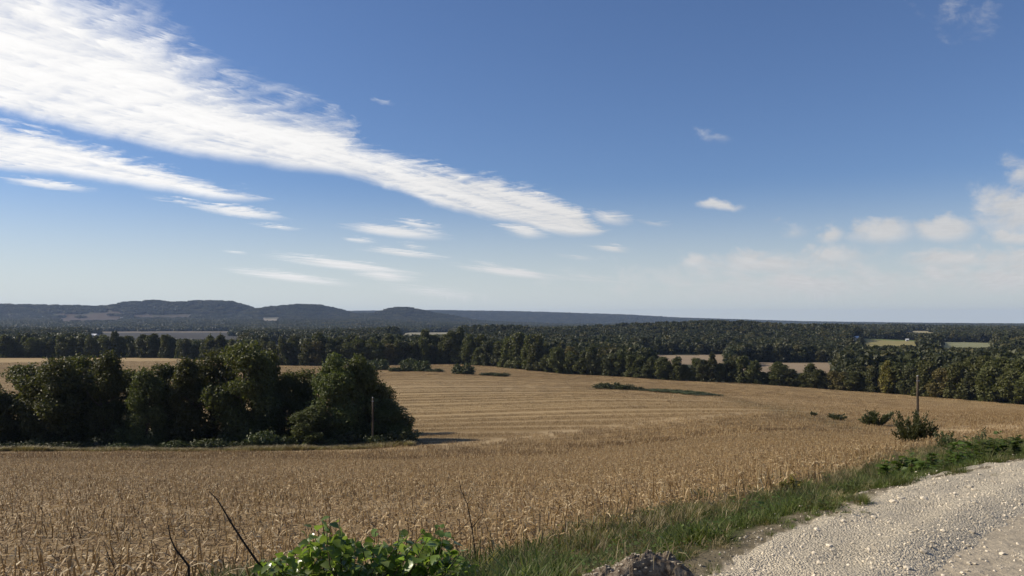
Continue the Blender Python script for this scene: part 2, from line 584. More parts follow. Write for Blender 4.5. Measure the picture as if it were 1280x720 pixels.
EDGE = [(-60, 446, 560), (150, 447, 560), (230, 448, 540), (330, 456, 500), (400, 457, 490), (480, 456, 500), (560, 455, 505), (620, 458, 480),
        (700, 467, 430), (760, 470, 415), (850, 476, 390), (950, 480, 375), (1000, 484, 365), (1100, 491, 340), (1200, 499, 300), (1300, 508, 265), (1420, 517, 240)]
CP = []
for pxl in (-550, -200, 0, 150, 300):
    CP += [(pxl, 720, 9.5), (pxl, 650, 16), (pxl, 620, 23.5), (pxl, 584, 48), (pxl, 567, 100), (pxl, 560, 118)]
CP += [(-550, 462, 400), (0, 462, 400), (150, 464, 390), (300, 467, 390), (0, 540, 145), (150, 540, 145), (300, 540, 145), (0, 500, 220), (300, 500, 220)]
CP += [(450, 720, 7.4), (450, 650, 15), (450, 620, 22), (450, 585, 46), (450, 568, 95), (470, 556, 116)]
CP += [(560, 650, 14.5), (560, 600, 31), (560, 565, 97), (545, 547, 124), (545, 537, 140), (560, 520, 168), (560, 490, 240), (560, 470, 330), (560, 463, 410)]
CP += [(620, 720, 8), (700, 690, 8.8), (760, 600, 30), (760, 560, 80), (760, 540, 118), (760, 500, 190), (770, 487, 255), (760, 477, 330)]
CP += [(800, 655, 11), (900, 638, 13), (1000, 610, 16), (1000, 590, 22), (1000, 560, 44), (1000, 540, 70), (1000, 520, 122), (1000, 500, 215)]
CP += [(1100, 585, 20), (1142, 558, 46), (1147, 550, 85), (1140, 530, 115), (1140, 512, 200)]
CP += [(1200, 557, 32), (1280, 556, 34), (1280, 545, 55), (1280, 530, 95), (1280, 516, 190)]
CP += [(1830, 500, 20), (1830, 490, 40), (1830, 490, 100), (1830, 495, 260)]
CP += EDGE + [(-550, 447, 560), (1830, 517, 240)]
_a = np.array([((p - 640) / F, (q - HOR) / F, D) for p, q, D in CP])
cx, cy, cz = _a[:, 0] * _a[:, 2], _a[:, 2], -_a[:, 1] * _a[:, 2]
extra = []
for th in (-180, -130, -85, 85, 130):
    for r, z in ((6, -1.9), (20, -2.6), (80, -6), (300, -18), (600, -26)):
        extra.append((r * math.sin(math.radians(th)), r * math.cos(math.radians(th)), z))
for r in (900, 1400):
    for th in (-180, -130, -85, -60, -30, -15, 0, 15, 30, 60, 85, 130):
        extra.append((r * math.sin(math.radians(th)), r * math.cos(math.radians(th)), -31))
extra = np.array(extra)
cx = np.concatenate([cx, extra[:, 0]]); cy = np.concatenate([cy, extra[:, 1]]); cz = np.concatenate([cz, extra[:, 2]])


def tcoord(x, y):
    r = np.maximum(np.hypot(x, y), 0.5)
    return np.stack([np.arctan2(x, y) * 2.2, np.log(r)], -1), r


_c, _r = tcoord(cx, cy)
_v = cz / _r
def _phi(d2):
    return 0.5 * d2 * np.log(np.maximum(d2, 1e-12))
N = len(_c)
K = _phi(((_c[:, None, :] - _c[None, :, :]) ** 2).sum(-1)) + np.eye(N) * 2e-3
A = np.zeros((N + 3, N + 3))
A[:N, :N] = K
A[:N, N] = 1; A[:N, N + 1:] = _c; A[N, :N] = 1; A[N + 1:, :N] = _c.T
sol = np.linalg.solve(A, np.concatenate([_v, [0, 0, 0]]))


def tps(x, y):
    sh = np.shape(x)
    q, r = tcoord(np.ravel(x), np.ravel(y))
    o = np.empty(len(q))
    for s in range(0, len(q), 20000):
        qq = q[s:s + 20000]
        k = _phi(((qq[:, None, :] - _c[None, :, :]) ** 2).sum(-1))
        o[s:s + 20000] = k @ sol[:N] + sol[N] + qq @ sol[N + 1:]
    return (o * r).reshape(sh)


RA_P = [(-2000, 384), (-400, 384), (-100, 379), (0, 380), (60, 381), (140, 382.5), (152, 380), (165, 377), (195, 375), (218, 378), (250, 375.5), (285, 376), (300, 380), (318, 386.5), (345, 383), (375, 380), (400, 381),
        (440, 391), (470, 391), (500, 383), (520, 386), (535, 389), (600, 401), (700, 405), (3000, 405)]
RB_P = [(-3000, 389), (440, 389.5), (545, 388.5), (650, 390), (700, 391.5), (780, 394), (850, 398), (1000, 402.5), (1150, 404.5), (1280, 405.5), (3000, 406)]


def far_h(x, y):
    base = -31 - 22 * np.clip((y - 800) / 9000, 0, 1) + 4 * (noise2(x, y, 420, 3) - 0.5) * sstep(y, 700, 1500)
    base = base + 30 * sstep(y, 2400, 4200) * sstep(-x, -300, 900)
    base = base + 17 * np.exp(-((x - 300) / 190) ** 2 - ((y - 1180) / 210) ** 2)
    base = base + 12 * np.exp(-((x + 90) / 120) ** 2 - ((y - 1150) / 200) ** 2)
    base = base + 9 * np.exp(-((x - 900) / 300) ** 2 - ((y - 2000) / 300) ** 2)
    yy = np.maximum(y, 1)
    pxA = x / 5000 * F + 640
    pyA = np.interp(pxA, [p for p, _ in RA_P], [q for _, q in RA_P])
    zA = (HOR - pyA) / F * 5000 - 11
    gA = np.exp(-((y - 5000) / 400) ** 2)
    z = np.maximum(base, base + (zA - base) * gA)
    pxB = x / 8000 * F + 640
    pyB = np.interp(pxB, [p for p, _ in RB_P], [q for _, q in RB_P])
    zB = (HOR - pyB) / F * 8000 - 6
    sB = sstep(y, 6200, 8000)
    return z * (1 - sB) + zB * sB


ROAD_E = np.array([(-40, -36), (-12, -8.5), (-6, -2.6), (-3, 0.6), (-1.2, 2.4), (0.2, 3.95), (1.24, 5.16), (2.33, 6.47), (3.53, 7.67), (4.86, 8.7), (6.03, 9.43), (9, 11.0), (14, 13.2), (25, 17.0), (60, 27.0)])
CORN_E = np.array([(-60, -30), (-20, -4), (-9, 2.6), (-5, 5.3), (-2.6, 6.4), (-1.0, 7.1), (-0.16, 8), (0.53, 8.8), (1.76, 11), (3.38, 13), (5.8, 16), (9.2, 20), (17.9, 32), (30, 46), (60, 70), (150, 130)])


def side_dist(poly, x, y):
    """signed distance to a polyline, positive on its left side (towards the field)"""
    x = np.asarray(x, float); y = np.asarray(y, float)
    best = np.full(x.shape, 1e18); sgn = np.zeros(x.shape)
    for (ax, ay), (bx, by) in zip(poly[:-1], poly[1:]):
        ex, ey = bx - ax, by - ay
        t = np.clip(((x - ax) * ex + (y - ay) * ey) / (ex * ex + ey * ey), 0, 1)
        qx = x - ax - t * ex; qy = y - ay - t * ey
        d2 = qx * qx + qy * qy
        s = np.sign(ex * qy - ey * qx)
        w = d2 < best
        best = np.where(w, d2, best); sgn = np.where(w, s, sgn)
    return np.sqrt(best) * np.where(sgn == 0, 1, sgn)


ROAD_Z = -1.65


def H(x, y):
    x = np.asarray(x, float); y = np.asarray(y, float)
    r = np.hypot(x, y)
    zn = tps(x, y)
    zf = far_h(x, y)
    w = sstep(r, 620, 900)
    z = zn * (1 - w) + zf * w
    near = r < 90
    if near.any():
        xs, ys = x[near], y[near]
        s = side_dist(ROAD_E, xs, ys)
        zr = ROAD_Z - 0.0 * s
        wr = sstep(s, -0.05, 1.6)
        zz = z[near]
        zz = zr * (1 - wr) + np.minimum(zz, ROAD_Z + 0.02) * wr
        fade = sstep(r[near], 40, 85)
        z = z.copy()
        z[near] = zz * (1 - fade) + z[near] * fade
    z = z + 0.05 * (noise2(x, y, 1.7, 5) - 0.5) * sstep(r, 5, 12) * (1 - sstep(r, 60, 120))
    return z


def at(px, D):
    return (px - 640) / F * D, D


def ground_z(x, y):
    return float(H(np.array([x]), np.array([y]))[0])


def edge_depth(px):
    return np.interp(px, [e[0] for e in EDGE], [e[2] for e in EDGE])


# far fields seen between the woods: px0, px1, top row, bottom row, colour
FIELDS = [
    ('stubble', 806, 905, 443.5, 449, (0.25, 0.19, 0.125)),
    ('stubble', 932, 1040, 453, 460.5, (0.25, 0.19, 0.125)),
    ('yellow', 1082, 1146, 424.5, 431.5, (0.25, 0.215, 0.09)),
    ('pale', 1178, 1240, 428, 433.5, (0.22, 0.22, 0.12)),
    ('pale', 1130, 1168, 413.5, 416, (0.30, 0.26, 0.15)),
    ('grey', 112, 298, 414.3, 424, (0.055, 0.052, 0.048)),
    ('hill', 72, 152, 392, 402, (0.075, 0.056, 0.04)),
    ('hill', 162, 236, 394, 396, (0.075, 0.058, 0.042)),
    ('pale', 500, 572, 415.5, 418, (0.24, 0.22, 0.15)),
    ('pale', 338, 358, 430, 434, (0.24, 0.22, 0.15)),
    ('pale', 324, 352, 397, 401, (0.24, 0.21, 0.16)),
]
# far buildings: px, row of the base, depth, wall, roof, size, name, label
BUILDINGS = [
    (55, 397.5, 'white_wall', 'roof_pale', (22, 10, 6), 'barn', 'white barn with pale metal roof among trees below the far hills'),
    (35, 398, 'tan_wall', 'roof_pale', (11, 8, 4.5), 'shed', 'small pale shed beside the white barn under the far hills'),
    (152, 398, 'white_wall', 'roof_dark', (13, 9, 5), 'farmhouse', 'tiny white farmhouse at the edge of the brown hillside field'),
    (118, 422, 'tan_wall', 'roof_pale', (12, 9, 4), 'farmhouse', 'pale roofed house showing above trees before the grey flat field'),
    (7, 437.5, 'white_wall', 'roof_dark', (5, 4, 3.2), 'shed', 'small white shed at the wood edge behind the grove'),
    (372, 402.5, 'white_wall', 'roof_pale', (18, 9, 5), 'farmhouse', 'white house among far woods below the twin rounded hills'),
    (446, 406.5, 'white_wall', 'roof_pale', (12, 8, 5), 'farmhouse', 'small white house in the far woods below the saddle between hills'),
    (1069, 427.5, 'tan_wall', 'roof_pale', (8, 7, 5), 'farmhouse', 'pale tan house at the wooded end of the yellow field'),
    (1078, 421.5, 'white_wall', 'roof_pale', (8, 6, 4), 'shed', 'white shed in the trees just behind the tan house'),
    (1134, 426.5, 'white_wall', 'roof_pale', (3.4, 3, 2.2), 'shed', 'white shed standing on the yellow field'),
    (708, 441, 'tan_wall', 'roof_pale', (6, 5, 3.5), 'shed', 'pale shed half hidden in the dark wood beyond the field'),
]


def depth_at_row(px, row):
    """first depth beyond 400 m where the ground projects to that row"""
    D = np.exp(np.linspace(math.log(380), math.log(5200), 900))
    X = (px - 640) / F * D
    q = HOR - H(X, D) / D * F
    k = np.nonzero(q <= row)[0]
    return float(D[k[0]]) if len(k) else float(D[-1])


for i, f in enumerate(FIELDS):
    pm = (f[1] + f[2]) / 2
    FIELDS[i] = f + (depth_at_row(pm, f[4]), depth_at_row(pm, f[3]))
FIELD_DBG = [(f[0], f[1], round(f[6]), round(f[7])) for f in FIELDS]
print('FIELDS', FIELD_DBG)

# polar sheet
th = np.concatenate([np.linspace(-180, -52, 40)[:-1], np.linspace(-52, 52, 430), np.linspace(52, 180, 40)[1:-1]])
th = np.radians(th)
rr = np.concatenate([[0.4], np.exp(np.linspace(math.log(0.8), math.log(12500), 330))])
TH, RR = np.meshgrid(th, rr)
GX, GY = RR * np.sin(TH), RR * np.cos(TH)
GZ = H(GX, GY)
nr, nt = GX.shape
front_px = np.where(GY > 1, GX / np.maximum(GY, 1) * F + 640, -9999)
row_px = HOR - GZ / np.maximum(GY, 1) * F
sr = side_dist(ROAD_E, GX, GY)
sc_ = side_dist(CORN_E, GX, GY)
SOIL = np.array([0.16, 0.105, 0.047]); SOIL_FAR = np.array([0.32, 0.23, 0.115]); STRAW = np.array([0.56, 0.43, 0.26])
GRASSG = np.array([0.060, 0.062, 0.026]); FLOOR = np.array([0.035, 0.038, 0.018]); DRYG = np.array([0.20, 0.16, 0.08])
LAND = np.array([0.040, 0.044, 0.020])


def in_field(x, y):
    """main stubble field: between the verge and the wood"""
    px = np.where(y > 1, x / np.maximum(y, 1) * F + 640, np.where(x < 0, -9999, 9999))
    e = edge_depth(px)
    return (side_dist(CORN_E, x, y) > 0) & (y < e - 3) & (y > 1)


GROVE = np.array([(-82, 110), (-40, 112), (-17, 113), (-13.5, 119), (-16, 128), (-30, 142), (-48, 150), (-95, 150)])


def in_poly(poly, x, y):
    ins = np.zeros(np.shape(x), bool)
    j = len(poly) - 1
    for i in range(len(poly)):
        xi, yi = poly[i]; xj, yj = poly[j]
        c = ((yi > y) != (yj > y)) & (x < (xj - xi) * (y - yi) / (yj - yi + 1e-12) + xi)
        ins ^= c
        j = i
    return ins


# pale track of flattened straw where the two cuts of the field meet
TRACK = np.array([(-90, 101), (-45, 104), (-20, 106), (-11, 108), (-5, 112), (1, 118), (8, 123), (18, 127), (30, 130), (45, 134), (62, 139), (80, 146), (105, 155), (130, 165), (220, 190)])


def rowcoord(x, y):
    """which planted row a point lies in: contour rows near, long downhill rows beyond the track"""
    far = sstep(side_dist(TRACK, x, y), -3, 6)
    near_v = y * 0.97 - 0.10 * x + 3.0 * np.sin(x / 38.0)
    far_v = np.hypot((x + 26) * 0.8, y - 98)
    return near_v, far_v, far


fld = in_field(GX, GY)
zone = np.zeros((nr, nt, 3)) + LAND
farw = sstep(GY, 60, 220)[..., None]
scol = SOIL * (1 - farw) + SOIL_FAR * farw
nv, fv, fw = rowcoord(GX, GY)
st = np.exp(-((side_dist(TRACK, GX, GY) + 4 * (noise2(GX, GY, 9, 2) - .5)) / 3.2) ** 2) * (.35 + .65 * noise2(GX, GY, 14, 27))
patch = sstep(noise2(GX, GY, 45, 9), 0.55, 0.95)
sw = np.clip(0.3 * patch + 0.65 * st, 0, 1)[..., None]
scol = scol * (1 - sw) + STRAW * sw
# pale mown patches lower right and a long dark weedy swale
pale = np.exp(-((GX - 62) / 26) ** 2 - ((GY - 205) / 18) ** 2) + np.exp(-((GX - 58) / 14) ** 2 - ((GY - 95) / 9) ** 2)
scol = scol + (STRAW - scol) * np.clip(pale, 0, 1)[..., None] * 0.7
SWALE = np.array([(26, 262), (48, 236), (56, 222), (52, 172), (46, 128), (44, 100)])
sd_ = np.abs(side_dist(SWALE, GX, GY))
sw2 = np.exp(-(sd_ / 3.2) ** 2) * sstep(GY, 92, 105)
scol = scol + (np.array([0.10, 0.085, 0.04]) - scol) * sw2[..., None] * 0.75
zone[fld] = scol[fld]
gmask = (sr > -0.3) & (sc_ <= 0.4)
zone[gmask & (RR < 200)] = GRASSG
zone[gmask & (sr < 0.3)] = np.array([0.15, 0.125, 0.08])
zone[(sr <= 0)] = np.array([0.40, 0.34, 0.25])
grv = in_poly(GROVE, GX, GY)
zone[grv] = FLOOR
region = np.where(fld & ~grv, 1, 0)
for i, f in enumerate(FIELDS):
    fj = (f[2] - f[1]) * .14 * (noise2(GX, GY, f[6] * .03, 50 + i) - .5)
    k = (front_px + fj > f[1] - 3) & (front_px + fj < f[2] + 3) & (GY > f[6] * 0.9) & (GY < f[7])
    if i < 2:
        k &= GY > edge_depth(front_px) + 14
    c = np.array(f[5]) * np.ones((nr, nt, 3))
    if f[0] == 'grey':
        far_edge = GY > f[6] + (f[7] - f[6]) * 0.75
        c[far_edge] = (0.17, 0.14, 0.10)
    if f[0] == 'yellow':
        c[GY > f[6] + (f[7] - f[6]) * 0.55] = (0.14, 0.16, 0.05)
    zone[k] = c[k]
    region[k] = 10 + i

verts = np.stack([GX, GY, GZ], -1).reshape(-1, 3)
idx = np.arange(nr * nt).reshape(nr, nt)
i0 = idx[:-1, :]; i1 = idx[1:, :]
faces = np.stack([i0, np.roll(i0, -1, 1), np.roll(i1, -1, 1), i1], -1).reshape(-1, 4)[:, ::-1]
freg = np.maximum(region[:-1, :], np.roll(region[1:, :], -1, 1)).reshape(-1)
zone_flat = np.concatenate([zone.reshape(-1, 3), (fld & ~grv).reshape(-1, 1) * 1.0], 1).astype(np.float32)
row_flat = (nv * (1 - fw) + fv * fw).reshape(-1).astype(np.float32)


def sheet_obj(name, code):
    k = freg == code
    if not k.any():
        return None
    f = faces[k]
    used, inv = np.unique(f, return_inverse=True)
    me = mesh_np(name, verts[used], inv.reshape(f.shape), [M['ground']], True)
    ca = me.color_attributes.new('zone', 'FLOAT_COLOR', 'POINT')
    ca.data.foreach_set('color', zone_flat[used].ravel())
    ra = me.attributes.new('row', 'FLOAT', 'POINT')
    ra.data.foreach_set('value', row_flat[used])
    return tag(obj(name, me), kind='structure')


sheet_obj('ground', 0)
sheet_obj('stubble_field', 1)
for i in range(len(FIELDS)):
    sheet_obj('field', 10 + i)

# gravel road sheet, with ruts, just above the ground sheet
su = np.concatenate([np.linspace(-12, -1, 12), np.linspace(-0.9, 14, 190), np.linspace(14.3, 45, 60)])
seg = np.concatenate([[0], np.cumsum(np.hypot(*np.diff(ROAD_E, axis=0).T))])
o_arc = seg[4]
ex = np.interp(su + o_arc, seg, ROAD_E[:, 0]); ey = np.interp(su + o_arc, seg, ROAD_E[:, 1])
kx = np.convolve(np.pad(ex, 6, 'edge'), np.ones(13) / 13, 'valid'); ky = np.convolve(np.pad(ey, 6, 'edge'), np.ones(13) / 13, 'valid')
tx, ty = np.gradient(kx), np.gradient(ky)
tl = np.hypot(tx, ty); nx_, ny_ = ty / tl, -tx / tl
wv = np.concatenate([np.linspace(-0.18, 5.0, 130)])
RX = ex[:, None] + nx_[:, None] * wv[None]
RY = ey[:, None] + ny_[:, None] * wv[None]
rut = -0.075 * np.exp(-((wv - 1.35) / 0.24) ** 2) - 0.075 * np.exp(-((wv - 3.0) / 0.24) ** 2) + 0.05 * np.exp(-((wv - 0.85) / 0.2) ** 2)
jag = 0.12 * (noise2(RX, RY, 0.5, 21) - 0.5)


def road_z(x, y):
    return 0.035 * (noise2(x, y, 0.33, 8) - .5) + 0.02 * (noise2(x, y, 0.12, 9) - .5)


RZ = ROAD_Z + 0.03 + rut[None] * 0.8 + road_z(RX, RY) - 0.06 * (1 - sstep(wv + jag, -0.15, 0.2))
a_, b_ = RX.shape
idr = np.arange(a_ * b_).reshape(a_, b_)
fr = np.stack([idr[:-1, :-1], idr[:-1, 1:], idr[1:, 1:], idr[1:, :-1]], -1).reshape(-1, 4)[:, ::-1]
me = mesh_np('gravel_road', np.stack([RX, RY, RZ], -1).reshape(-1, 3), fr, [M['road']], True)
tag(obj('gravel_road', me), kind='structure')

# ------------------------------------------------------------------ scatter by geometry nodes (stuff only)

def source_collection(name, meshes):
    c = bpy.data.collections.new(name)
    for i, me in enumerate(meshes):
        o = bpy.data.objects.new(me.name, me)
        c.objects.link(o)
    return c


def scatter(name, pos, rot, scl, ids, coll, label, cat):
    n = len(pos)
    me = bpy.data.meshes.new(name)
    me.vertices.add(n)
    me.vertices.foreach_set('co', np.asarray(pos, np.float32).ravel())
    at_ = me.attributes.new('rot', 'FLOAT_VECTOR', 'POINT'); at_.data.foreach_set('vector', np.asarray(rot, np.float32).ravel())
    scl = np.asarray(scl, np.float32)
    if scl.ndim == 1: scl = np.repeat(scl[:, None], 3, 1)
    at_ = me.attributes.new('scl', 'FLOAT_VECTOR', 'POINT'); at_.data.foreach_set('vector', scl.ravel())
    at_ = me.attributes.new('ids', 'INT', 'POINT'); at_.data.foreach_set('value', np.asarray(ids, np.int32))
    o = obj(name, me)
    ng = bpy.data.node_groups.new(name, 'GeometryNodeTree')
    ng.interface.new_socket('Geometry', in_out='INPUT', socket_type='NodeSocketGeometry')
    ng.interface.new_socket('Geometry', in_out='OUTPUT', socket_type='NodeSocketGeometry')
    nn = ng.nodes
    gi = nn.new('NodeGroupInput'); go = nn.new('NodeGroupOutput')
    ci = nn.new('GeometryNodeCollectionInfo')
    ci.inputs['Collection'].default_value = coll
    ci.inputs['Separate Children'].default_value = True
    ci.inputs['Reset Children'].default_value = True
    ip = nn.new('GeometryNodeInstanceOnPoints')
    ip.inputs['Pick Instance'].default_value = True
    def attr(nm, typ):
        a = nn.new('GeometryNodeInputNamedAttribute'); a.data_type = typ
        a.inputs['Name'].default_value = nm
        return a.outputs['Attribute']
    er = nn.new('FunctionNodeEulerToRotation')
    L = ng.links.new
    L(attr('rot', 'FLOAT_VECTOR'), er.inputs[0])
    L(gi.outputs[0], ip.inputs['Points'])
    L(ci.outputs[0], ip.inputs['Instance'])
    L(attr('ids', 'INT'), ip.inputs['Instance Index'])
    L(er.outputs[0], ip.inputs['Rotation'])
    L(attr('scl', 'FLOAT_VECTOR'), ip.inputs['Scale'])
    L(ip.outputs[0], go.inputs[0])
    md = o.modifiers.new('scatter', 'NODES')
    md.node_group = ng
    return tag(o, label, cat, kind='stuff')


# ------------------------------------------------------------------ foliage

def crown_mesh(name, blobs, n, size, seed, matl, tris=False, flat=0.5, inner=0.25, droop=0.0):
    """many small leaf faces spread through lumpy clumps. blobs: (x,y,z,rx,ry,rz)"""
    g = np.random.default_rng(seed)
    B = np.array(blobs, float)
    area = (B[:, 3] * B[:, 4] + B[:, 3] * B[:, 5] + B[:, 4] * B[:, 5])
    bi = g.choice(len(B), n, p=area / area.sum())
    dirs = unit(g.normal(size=(n, 3)))
    rad = np.where(g.random(n) < inner, g.uniform(0.25, 0.8, n), g.uniform(0.82, 1.08, n))
    rad = np.where(g.random(n) < .07, rad + g.uniform(.1, .55, n), rad)
    lump = 1 + 0.22 * np.sin(dirs[:, 0] * 5 + bi) * np.sin(dirs[:, 1] * 6 + 2 * bi) + 0.12 * np.sin(dirs[:, 2] * 9 + bi)
    c = B[bi, :3] + dirs * B[bi, 3:] * (rad * lump)[:, None]
    nrm = unit(dirs * flat + g.normal(size=(n, 3)) * 0.6 + np.array([0, 0, 0.35]))
    t = unit(np.cross(nrm, g.normal(size=(n, 3))) + np.array([0, 0, -droop]))
    t = unit(t - nrm * (t * nrm).sum(-1, keepdims=True))
    b = np.cross(nrm, t)
    s = size * g.uniform(0.55, 1.3, n)[:, None]
    if tris:
        V = np.stack([c - t * s * .55 - b * s * .5, c - t * s * .4 + b * s * .5, c + t * s * .75], 1).reshape(-1, 3)
        Fc = np.arange(n * 3).reshape(-1, 3)
    else:
        V = np.stack([c - t * s * .6, c + b * s * .42 + nrm * s * .1, c + t * s * .7, c - b * s * .42 + nrm * s * .1], 1).reshape(-1, 3)
        Fc = np.arange(n * 4).reshape(-1, 4)
    return mesh_np(name, V, Fc, [matl])


def tree_blobs(seed, h, w, kind):
    """clump layout of a tree of height h and crown width w, crown starting low"""
    g = np.random.default_rng(seed)
    bl = []
    if kind == 'round':
        lo, n = 0.05, 40
        for i in range(n):
            z = g.uniform(lo, 0.9)
            prof = math.sin(math.pi * min(1, (z - lo + 0.18) / (1.16 - lo))) ** 0.7
            a = g.uniform(0, 2 * math.pi); q = w * 0.5 * prof * math.sqrt(g.random()) * 0.78
            r = w * g.uniform(0.08, 0.19)
            bl.append((q * math.cos(a), q * math.sin(a), z * h, r, r, r * g.uniform(.7, 1)))
        bl.append((0, 0, 0.9 * h, w * .16, w * .16, h * .08))
    elif kind == 'tall':
        lo, n = 0.05, 36
        for i in range(n):
            z = g.uniform(lo, 0.93)
            prof = (1.05 - z) ** 0.45 * min(1, 0.55 + z)
            a = g.uniform(0, 2 * math.pi); q = w * 0.5 * prof * math.sqrt(g.random()) * 0.75
            r = w * g.uniform(0.09, 0.18)
            bl.append((q * math.cos(a), q * math.sin(a), z * h, r, r, r * g.uniform(.9, 1.4)))
        bl.append((0, 0, 0.94 * h, w * .12, w * .12, h * .07))
    else:                                   # draped: foliage curtain to the ground
        lo, n = 0.02, 46
        for i in range(n):
            z = g.uniform(lo, 0.93)
            prof = (1.04 - z) ** 0.55
            a = g.uniform(0, 2 * math.pi); q = w * 0.5 * prof * (g.random() ** 0.4) * 0.85
            r = w * g.uniform(0.08, 0.16)
            bl.append((q * math.cos(a), q * math.sin(a), z * h, r, r, r * g.uniform(.9, 1.5)))
        bl.append((0, 0, 0.93 * h, w * .13, w * .13, h * .08))
    return bl


def trunk_mesh(name, h, r, seed, limbs=5, matl=None, top=0.8):
    g = np.random.default_rng(seed)
    A_ = Acc()
    zs = np.linspace(-0.4, h * top, 7)
    wob = np.cumsum(g.normal(0, h * 0.012, (7, 2)), 0); wob[:2] = 0
    path = np.column_stack([wob, zs])
    A_.tube(path, np.linspace(r * 1.15, r * 0.2, 7), 7)
    for i in range(limbs):
        k = g.uniform(0.25, 0.75)
        p0 = np.array([np.interp(k * h * top, zs, path[:, 0]), np.interp(k * h * top, zs, path[:, 1]), k * h * top])
        a = g.uniform(0, 2 * np.pi); ln = h * g.uniform(0.15, 0.3)
        d_ = np.array([math.cos(a), math.sin(a), g.uniform(.5, 1.1)])
        pts = [p0, p0 + d_ * ln * .4, p0 + d_ * ln * .75 + np.array([0, 0, ln * .12]), p0 + d_ * ln + np.array([0, 0, ln * .3])]
        A_.tube(pts, np.linspace(r * .42, r * .08, 4), 5)
    return A_.mesh(name, [matl or M['bark']], True)


def make_tree(name, crown, trunk, loc, rz, scale, label, cat='tree', group=None):
    t = empty(name, loc, rz, scale)
    tag(t, label, cat, group)
    obj('trunk', trunk, t)
    obj('crown', crown, t)
    return t


# --- the grove in the hollow at the left, 15 m trees hung with vines
KIND_W = {}
GV = {}
for kind, nm, w, seeds in (('round', 'leaf_dark', 9.0, (3, 8, 14)), ('tall', 'leaf_dark', 7.0, (21, 27)), ('draped', 'leaf_vine', 8.5, (33, 39))):
    for s in seeds:
        h = 12.0
        GV[(kind, s)] = (crown_mesh('crown', tree_blobs(s, h, w, kind), 21000, 0.27, s, M[nm], droop=0.4),
                         trunk_mesh('trunk', h, 0.22, s + 100))
GROVE_TREES = [  # px, depth, top row, kind, seed, width factor, label
    (-40, 122, 452, ('round', 3), 1.2, 'broad dark tree at the end of the grove farthest from the wooden pole'),
    (-8, 117, 476, ('draped', 33), 1.0, 'lower vine hung tree in front of the broad tree ending the grove'),
    (28, 124, 452, ('round', 8), 1.1, 'dark round tree between the far end and two flat topped trees'),
    (75, 120, 442, ('round', 14), 1.25, 'broad flat topped tree, the front one of two in the grove'),
    (98, 127, 441, ('round', 3), 1.1, 'flat topped tree standing just behind the broad flat topped one in the grove'),
    (132, 121, 444, ('tall', 21), 1.0, 'narrow pointed tree beside the two flat topped trees in the grove'),
    (160, 126, 458, ('round', 8), 0.9, 'round tree between the narrow pointed tree and the dip of the grove skyline'),
    (182, 119, 462, ('draped', 39), 1.0, 'low leafy tree in the dip of the grove skyline'),
    (210, 124, 456, ('tall', 27), 1.1, 'short slim tree in the dip of the grove skyline'),
    (236, 120, 452, ('tall', 21), 1.1, 'slim vine wrapped tree between the skyline dip and the tallest grove tree'),
    (268, 126, 434, ('round', 14), 1.0, 'second tallest dark tree of the grove, touching the tallest one'),
    (305, 121, 424, ('round', 8), 1.15, 'tallest tree of the grove, with a rounded dark top'),
    (333, 129, 440, ('tall', 27), 1.0, 'dark tree behind the tallest grove tree, on its side towards the pole'),
    (362, 131, 462, ('round', 3), 0.85, 'small dark tree in the gap between the tallest tree and the vine heap'),
    (386, 133, 458, ('round', 14), 0.8, 'dark tree just behind the vine covered heap, beside the small gap tree'),
    (420, 118, 441, ('draped', 33), 1.05, 'vine covered tree like a tall leafy heap near the wooden pole'),
    (448, 120, 446, ('draped', 39), 1.0, 'vine hung tree between the tall leafy heap and the wooden pole'),
    (392, 114.5, 508, ('draped', 39), 1.25, 'low vine mound at the front foot of the tall leafy heap'),
    (468, 122, 476, ('round', 3), 0.95, 'dark rounded tree behind the wooden pole by the grove'),
    (452, 134, 460, ('round', 8), 0.9, 'dark tree at the back of the grove behind the vine hung tree'),
    (476, 132, 476, ('round', 14), 0.8, 'low dark tree at the back corner of the grove, over its shadow'),
    (488, 119, 498, ('draped', 33), 1.15, 'low dark bushy tree past the wooden pole, ending the grove beside its shadow'),
]
for k, (px, D, top, key, wf, lab) in enumerate(GROVE_TREES):
    x, y = at(px, D)
    z = ground_z(x, y)
    h = -(top - HOR) / F * D - z
    s = h / 12.0 / 1.02
    cr, tk = GV[key]
    wide = wf * max(0.85, s ** 0.5)
    make_tree('tree', cr, tk, (x, y, z), k * 2.1, (wide, wide, s), lab, 'tree', 'trees of the grove in the hollow')

# undergrowth of the grove: brushy mounds along its front foot
bush_cr = [crown_mesh('crown', [(g_.uniform(-.9, .9), g_.uniform(-.5, .5), g_.uniform(.25, .8), g_.uniform(.4, .7), g_.uniform(.4, .6), g_.uniform(.35, .6)) for _ in range(9)], 1500, 0.20, 200 + i, M['leaf_shrub'], droop=.3)
           for i, g_ in enumerate([np.random.default_rng(500 + j) for j in range(4)])]
bush_st = [trunk_mesh('trunk', 1.0, 0.05, 300 + i, 6, M['twig']) for i in range(2)]


def bush(name, px, D, w, h, label, cr=None, group=None, yaw=0.0, cat='bush', row=None):
    x, y = at(px, D)
    z = ground_z(x, y)
    t = empty(name, (x, y, z - 0.03), yaw, (w / 2.6, w / 2.6, h / 1.3))
    tag(t, label, cat, group)
    obj('trunk', bush_st[int(px) % 2], t)
    obj('crown', cr or bush_cr[int(px * 7 + D) % 4], t)
    return t


